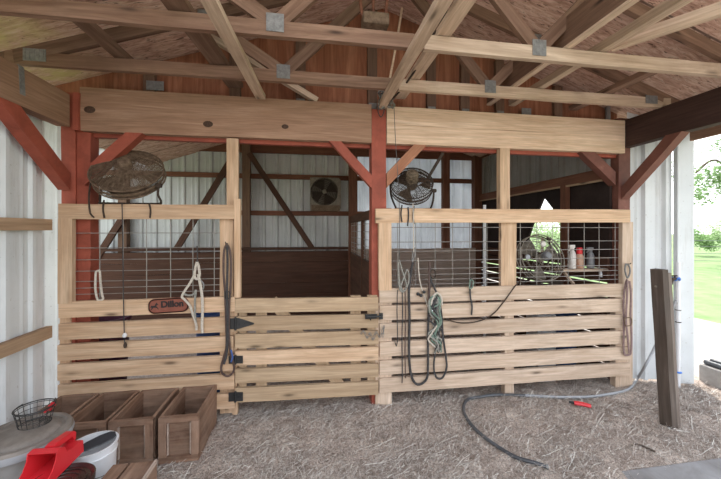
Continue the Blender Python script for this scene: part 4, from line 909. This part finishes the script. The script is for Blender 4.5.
# red feed scoop, mouth toward the lower left, handle block up
t = empty('feed_scoop', (DX, DY, DZ), 'bright red plastic feed scoop lying on the dark pail', 'scoop')
a = on_z(71, 447, DZ+0.03); b = on_z(18, 492, DZ+0.03)
SC = Matrix.Translation(Vector((a.x, a.y, DZ+0.004))) @ Matrix.Rotation(math.atan2(b.y-a.y, b.x-a.x), 4, 'Z') @ Matrix.Rotation(math.radians(3), 4, 'Y')
W2 = 0.060
top = [(0.0, 0.0), (0.0, 0.058), (0.008, 0.066), (0.085, 0.074), (0.105, 0.080), (0.118, 0.112), (0.135, 0.122), (0.165, 0.118)]
low = [(0.165, 0.118), (0.172, 0.085), (0.192, 0.052), (0.222, 0.028), (0.262, 0.010), (0.262, 0.0)]
bm = bmesh.new()
for sy in (-1, 1):
    vs = [bm.verts.new(SC @ Vector((x, sy*W2*(1+0.25*x), z))) for x, z in top+low[1:]]; bm.faces.new(vs)
ta = [(bm.verts.new(SC @ Vector((x, -W2*(1+0.25*x), z))), bm.verts.new(SC @ Vector((x, W2*(1+0.25*x), z)))) for x, z in top]
for p, q in zip(ta, ta[1:]): bm.faces.new((p[0], p[1], q[1], q[0]))
fl = [(bm.verts.new(SC @ Vector((x, -W2*(1+0.25*x), 0.0))), bm.verts.new(SC @ Vector((x, W2*(1+0.25*x), 0.0)))) for x in (0.0, 0.262)]
bm.faces.new((fl[0][0], fl[1][0], fl[1][1], fl[0][1]))
bmesh.ops.remove_doubles(bm, verts=bm.verts[:], dist=1e-5); bmesh.ops.recalc_face_normals(bm, faces=bm.faces[:]); bmesh.ops.solidify(bm, geom=bm.faces[:], thickness=0.003)
bm_link('scoop_body', bm, 'red_plastic', t)
bm = bmesh.new()
add_prism(bm, [SC @ Vector(v) for v in ((0.125, -0.022, 0.100), (0.125, -0.022, 0.122), (0.10, -0.022, 0.126), (0.0, -0.022, 0.112), (-0.012, -0.022, 0.100), (-0.008, -0.022, 0.062), (0.008, -0.022, 0.062), (0.010, -0.022, 0.094), (0.10, -0.022, 0.104))], SC.to_3x3() @ Vector((0, 0.044, 0)))
bmesh.ops.bevel(bm, geom=bm.edges[:], offset=0.003, segments=2, affect='EDGES')
bm_link('scoop_handle', bm, 'red_plastic', t)

# =================================================================== FLOOR THINGS, RIGHT
hp = [(655, 345, .62), (652, 352, .46), (649, 359, .30), (645, 366, .14)]
pts = [at(676, 300, 2.56), at(668, 318, 2.60), at(660, 336, 2.62), at(652, 353, 2.62), at(645, 366, 2.60)]
for px, py in ((637, 378), (629, 386), (614, 391), (590, 395), (562, 397), (525, 395.5), (497, 394), (479, 396), (467, 401), (463.5, 410), (469, 421), (481, 433), (498, 445), (516, 455), (534, 462), (546, 466)):
    p = on_z(px, py, 0.02); pts.append(Vector((p.x, p.y, hgt(p.x, p.y)+0.016)))
h_ = empty('garden_hose', (1.6, 2.5, 0), 'dark garden hose looping from the white pipe across the dirt', 'hose')
tube('hose_end', pts[:11], 0.0115, 'hose_grey', h_, sides=8)
tube('hose_length', pts[10:], 0.0125, 'hose', h_, sides=8)
p = pts[-1]; tube('hose_coupling', [p, p+Vector((0.012, -0.008, 0))], 0.016, 'steel', h_, sides=8, raw=True)
# red-handled tool
a = on_z(574, 403.5, 0.02); b = on_z(590.5, 406, 0.02); a.z = hgt(a.x, a.y)+0.02; b.z = hgt(b.x, b.y)+0.02
t = empty('red_handled_tool', (a+b)/2, 'small red-handled tool dropped on the dirt below the right stall', 'tool')
tube('handle', [a, (a*2+b)/3+Vector((0, 0, .004)), (a+b*2)/3+Vector((0, 0, .004)), b], 0.016, 'red_plastic', t, sides=8, flat=1.3)
tube('tip', [a+(a-b).normalized()*0.035, a], 0.012, 'black_metal', t, sides=6)
# twig
a = [on_z(x, y, 0.02) for x, y in ((634, 443), (640, 444), (648, 447.5), (655, 451))]
tube('twig', [Vector((q.x, q.y, max(hgt(q.x, q.y), -0.012)+0.012)) for q in a], 0.007, 'old_post', sides=6, label='short dark twig on the dirt near the concrete slab', cat='twig')
# leaning post
pb = Vector((2.735, 2.10, -0.06)); pt_ = Vector((2.650, 2.105, 1.20)); ang = math.radians(4)
t = empty('wooden_stake', (2.735, 2.10, 0), 'weathered square post standing loose and leaning before the white wall', 'post')
uu = Vector((math.cos(ang), math.sin(ang), 0)); vv = Vector((-math.sin(ang), math.cos(ang), 0))
board('post_face', pb-uu*0.016, pt_-uu*0.016, 0.055, 0.086, 'old_post', t, up=uu, bev=0.005)
board('lit_post_face', pb+uu*0.028, pt_+uu*0.028-Vector((0, 0, 0.025)), 0.031, 0.084, 'post_pale', t, up=uu, bev=0.004)  # paler wood paints in the light on the post's front face
bm = bmesh.new(); q = pt_-Vector((0, 0, 0.13))-uu*0.046; add_box(bm, q, (0.006, 0.014, 0.014)); bm_link('bolt', bm, 'fan_dust', t)
# white water pipe with blue valve
b0 = at(678.2, 388, 2.60); p1 = at(677.8, 262, 2.60)
t = empty('water_pipe', (b0.x, 2.60, 0), 'white plastic water pipe with blue fittings before the white wall', 'pipe')
tube('riser', [Vector((b0.x, 2.60, -0.03)), Vector((b0.x, 2.60, 0.7)), Vector((b0.x, 2.60, p1.z))], 0.017, 'white_plastic', t, sides=10, raw=True)
q = at(676, 279, 2.585)
bm = bmesh.new(); add_tube(bm, [q+Vector((-0.05, 0, 0.0)), q+Vector((0.02, 0, 0.0))], 0.015, 8, raw=True); add_tube(bm, [q+Vector((-0.045, 0, 0)), q+Vector((-0.055, 0, -0.05))], 0.013, 8, raw=True); add_box(bm, q+Vector((-0.015, 0, 0.03)), (0.05, 0.012, 0.012)); add_tube(bm, [q+Vector((-0.015, 0, 0)), q+Vector((-0.015, 0, 0.03))], 0.006, 6, raw=True)
bm_link('tap', bm, 'fan_dark', t)
tube('blue_tie', [q+Vector((0.012+0.028*math.cos(2*PI*k/14), 0.028*math.sin(2*PI*k/14)+0.012, 0.012*math.sin(3*2*PI*k/14))) for k in range(14)], 0.009, 'blue_bright', t, closed=True)
for y, mt_ in ((322, 'rope_dark'), (310, 'steel'), (372, 'blue_bright')):
    q = at(678, y, 2.60); tube('pipe_band', [Vector((b0.x+0.019*math.cos(2*PI*k/12), 2.60+0.019*math.sin(2*PI*k/12), q.z)) for k in range(12)], 0.005 if y != 372 else 0.01, mt_, t, closed=True, raw=True)
# kerb and drain pipes outside the open bay
bm = bmesh.new(); add_box(bm, (3.93, 1.2, 0.04), (0.16, 3.0, 0.24), bev=0.015)
tag(bm_link('kerb', bm, 'kerb'), 'low grey concrete kerb along the open bay', 'kerb', kind='structure')
for k, (x, z, s) in enumerate(((3.90, 0.185, 'inner'), (3.975, 0.19, 'outer'))):
    bm = bmesh.new(); r = 0.026; rings = []
    add_tube(bm, [(x, 2.68-0.016*i, z) for i in range(170)], [r if i % 2 else r*0.86 for i in range(170)], 10, raw=True)
    tag(bm_link('drain_pipe', bm, 'hose', smooth=True), 'dark ribbed drain pipe lying on the kerb, the %s one' % s, 'pipe', 'drain pipes on the kerb')

# =================================================================== INSIDE THE STALLS
sp = at(583, 268.5, 2.93); sl0 = at(559, 269, 2.93); sl1 = at(612, 269, 2.93)
t = empty('wall_shelf', sp, 'narrow pale shelf behind the wire grid carrying the bottles', 'shelf')
board('shelf_board', (sl0.x, 2.93, sp.z-0.012), (sl1.x, 2.93, sp.z-0.012), 0.022, 0.12, 'pine_pale', t)
for x in (sl0.x+0.05, sl1.x-0.05): board('bracket', (x, 2.93, sp.z-0.025), (x, 2.80, sp.z-0.13), 0.02, 0.02, 'pine_pale', t)
def bottle(px, y0, y1, w, body, cap, label, spray=False, Y=2.93):
    b_ = at(px, y1, Y); H = at(px, y0, Y).z-sp.z; b_.z = sp.z+0.0005; t = empty('spray_bottle' if spray else 'bottle', b_, label, 'bottle'); r = w/2; MT = Matrix.Translation(b_)
    bm = bmesh.new(); add_lathe(bm, [(0.001, 0), (r*0.95, 0.002), (r, 0.01), (r, H*0.58), (r*0.75, H*0.68), (r*0.42, H*0.74), (r*0.42, H*0.78)], 20, MT, cap1=True); bm_link('bottle_body', bm, body, t, smooth=True)
    if spray:
        bm = bmesh.new(); add_lathe(bm, [(r*0.5, H*0.76), (r*0.5, H*0.84)], 14, MT, True, True); add_box(bm, b_+Vector((-0.008, 0, H*0.9)), (r*1.9, r*0.8, H*0.13), None, 0.004); add_box(bm, b_+Vector((-r*0.95, 0, H*0.78)), (0.008, r*0.5, H*0.15), Matrix.Rotation(0.4, 3, 'Y')); add_tube(bm, [b_+Vector((-r*1.0, 0, H*0.92)), b_+Vector((-r*1.35, 0, H*0.92))], r*0.25, 8, raw=True)
        bm_link('trigger_head', bm, cap, t)
    else:
        bm = bmesh.new(); add_lathe(bm, [(r*0.72, H*0.70), (r*0.75, H*0.72), (r*0.72, H*0.98), (r*0.6, H)], 18, MT, True, True); bm_link('cap', bm, cap, t, smooth=True)
bottle(572.5, 244, 268, 0.062, 'bottle_white', 'bottle_white', 'off-white trigger spray bottle on the shelf, left of the red-capped bottle', True)
bottle(579.5, 247.5, 268, 0.070, 'bottle_amber', 'red_plastic', 'bottle with a bright red cap on the shelf behind the wire grid')
bottle(590.5, 246.5, 268, 0.068, 'bottle_grey', 'bottle_grey', 'dark grey trigger spray bottle on the shelf, right of the red-capped bottle', True)
tube('white_rod', [at(602, 258.5, 2.90), at(601.5, 268, 2.90), at(601, 277, 2.88)], 0.012, 'white_plastic', sides=8, label='short white rod hooked upright behind the grid right of the bottles', cat='rod')
a = at(484.5, 205, 3.5); b = at(484, 256, 3.5)
tube('white_pole', [Vector((a.x, 3.5, a.z)), Vector((a.x, 3.5, 0.7)), Vector((a.x, 3.5, -0.02))], 0.018, 'white_plastic', sides=8, raw=True, label='thin white pole standing inside the right stall', cat='pole')
def tub(px, Y, ytop, r, mt_, label, h=None):
    p = at(px, ytop, Y); H = p.z; b0 = Vector((p.x, Y, 0)); t = empty('feed_tub', b0, label, 'tub')
    bm = bmesh.new(); add_lathe(bm, [(0.001, 0.005), (r*0.82, 0.0), (r, H-0.03), (r*1.06, H-0.03), (r*1.06, H), (r*0.97, H), (r*0.80, 0.02), (0.001, 0.02)], 32, Matrix.Translation(b0)); bm_link('tub_body', bm, mt_, t, smooth=True)
    bm = bmesh.new(); add_tube(bm, [b0+Vector((r*1.05*math.cos(k*PI/8), -0.03-0.02*math.sin(k*PI/8), H-0.02-0.10*math.sin(k*PI/8))) for k in range(9)], 0.004, 5); bm_link('tub_handle', bm, 'steel', t)
tub(212, 3.02, 312, 0.13, 'blue_plastic', 'blue tub glimpsed between the top left slats beside the gate post')
tub(106, 3.08, 317, 0.17, 'maroon', 'dark purple tub glimpsed through the left slats')
tub(565, 3.05, 313.5, 0.11, 'blue_plastic', 'blue tub glimpsed through the right stall slats below the bottles')
p = at(545, 314, 2.92); t = empty('storage_tote', (p.x, 2.98, 0), 'pale blue ribbed tote glimpsed through the right stall slats', 'tote')
bm = bmesh.new(); add_box(bm, (p.x, 2.98, p.z/2), (0.20, 0.18, p.z), None, 0.012); tb_ = bm_link('tote_body', bm, 'translucent', t)
bm = bmesh.new()
for k in range(6): add_box(bm, (p.x-0.085+k*0.034, 2.887, p.z-0.05), (0.01, 0.012, 0.07), None, 0.003)
bm_link('tote_rib', bm, 'hose_grey', tb_)

# =================================================================== OUTDOORS
def tree(px, z, ztop, zc, rc, label, mt_, n, trunk=True, seed=1, name='tree', squash=0.8):
    u = (px-360.5)/FPX; base = Vector((z*(SN+u*CS), z*(CS-u*SN), -0.12)); r = random.Random(seed)
    t = empty(name, base, label, 'tree' if trunk else 'bush')
    if trunk:
        bm = bmesh.new(); add_tube(bm, [base+Vector((0, 0, -0.1)), base+Vector((0.05, 0, zc*0.5)), base+Vector((-0.05, 0.1, zc))], [0.22]*5+[0.16]*5+[0.1]*5, 8)
        for k in range(7):
            a = r.uniform(0, 2*PI); add_tube(bm, [base+Vector((0, 0, zc*(0.5+0.06*k))), base+Vector((math.cos(a)*rc*0.5, math.sin(a)*rc*0.5, zc+0.1*k)), base+Vector((math.cos(a)*rc*0.9, math.sin(a)*rc*0.9, zc+rc*0.3*r.uniform(-.5, 1)))], 0.05, 6)
        bm_link('trunk', bm, 'bark', t, smooth=True)
    vs, fs = [], []; cl = [base+Vector((0, 0, zc))+Vector((r.gauss(0, .5), r.gauss(0, .5), r.gauss(0, .4)*squash))*rc for _ in range(26)]
    for i in range(n):
        c_ = r.choice(cl); p = c_+Vector((r.gauss(0, 1), r.gauss(0, 1), r.gauss(0, .8)))*rc*0.16
        if p.z < 0.0: continue
        a = Vector((r.gauss(0, 1), r.gauss(0, 1), r.gauss(0, 1))).normalized(); b = a.orthogonal().normalized(); s = r.uniform(0.06, 0.13)*(rc/2)**0.5; k = len(vs)
        vs += [tuple(p+a*s), tuple(p+b*s*0.45), tuple(p-a*s), tuple(p-b*s*0.45)]; fs.append((k, k+1, k+2, k+3))
    me = bpy.data.meshes.new('foliage'); me.from_pydata(vs, [], fs); link('foliage', me, mt_, t)
tree(742, 15, 5, 4.3, 1.9, 'leafy green tree beyond the open bay, its branches reaching in at the photo edge', 'leaf', 5200, True, 2)
tree(701, 20, 3, 1.0, 1.1, 'round green bush in the field just right of the white trim', 'leaf', 2600, False, 4, 'bush', 0.6)
tree(733, 30, 3, 1.5, 1.9, 'pale green bush in the field at the right photo edge', 'leaf_pale', 2600, False, 6, 'bush', 0.7)
tree(552, 19, 4, 1.3, 1.9, 'pale green bush seen through the tent-shaped opening', 'leaf_pale', 3600, False, 8, 'bush', 0.7)
fe = empty('field_fence', (15.5, 11.0, -0.12), 'thin wire fence with posts across the field outside', 'fence')
f0, f1_ = Vector((9.0, 14.2, 0)), Vector((21.5, 8.6, 0))
for k in range(9):
    q = f0.lerp(f1_, k/8); board('fence_post', (q.x, q.y, -0.2), (q.x, q.y, 1.15), 0.09, 0.09, 'bark', fe, up=(1, 0, 0))
bm = bmesh.new()
for z in (0.25, 0.55, 0.85, 1.08): add_tube(bm, [f0+Vector((0, 0, z)), (f0+f1_)/2+Vector((0, 0, z-0.02)), f1_+Vector((0, 0, z))], 0.012, 5)
bm_link('fence_wire', bm, 'steel', fe)

# =================================================================== LOOSE HAY
r = random.Random(21); vs, fs = [], []
def strand(x, y, L, w, a, z, pitch):
    d = Vector((math.cos(a), math.sin(a), 0)); s = Vector((-d.y, d.x, 0)); bend = r.gauss(0, 0.16); k = len(vs); n = 3
    for i in range(n+1):
        q = i/n-0.5; p = Vector((x, y, 0))+d*L*q+s*L*bend*(q*q-0.08); zz = max(hgt(p.x, p.y)+0.002, z+pitch*L*q-abs(q)*0.01)
        vs.append((p.x-s.x*w, p.y-s.y*w, zz)); vs.append((p.x+s.x*w, p.y+s.y*w, zz+w*0.8))
    for i in range(n): j = k+2*i; fs.append((j, j+2, j+3, j+1))
blocked = [(-1.80, -0.70, 2.25, 2.69), (-1.70, -1.24, 1.70, 2.16), (-1.28, -1.03, 1.85, 2.10), (-1.04, -0.80, 1.43, 1.85), (-1.27, -0.98, 1.51, 1.81)]
cnt = 0
while cnt < 62000:
    x, y = r.uniform(-1.86, 3.75), 0.95+2.6*r.random()**0.9
    if any(a < x < b and c < y < d for a, b, c, d in blocked): continue
    if y < 1.76 and x > 2.0 and r.random() < min(0.9, 0.5+(x-2.0)): continue
    dens = 0.35+0.9*noise.noise(Vector((x*2.3, y*2.3, 9.0)))+0.6*noise.noise(Vector((x*7, y*7, 4.0)))
    if r.random() > max(0.22, dens+0.35): continue
    big = r.random() < 0.035
    L = r.uniform(0.10, 0.20) if big else r.uniform(0.015, 0.065); w = r.uniform(0.0006, 0.0013) if not big else r.uniform(0.0009, 0.0015)
    strand(x, y, L, w, r.uniform(0, PI), hgt(x, y)+r.uniform(0.001, 0.022)*(1.3 if big else 1), r.uniform(-0.45, 0.45)); cnt += 1
me = bpy.data.meshes.new('loose_hay'); me.from_pydata(vs, [], fs)
tag(link('loose_hay', me, 'straw'), 'loose dry hay strewn over the dirt ground', 'hay', kind='stuff')
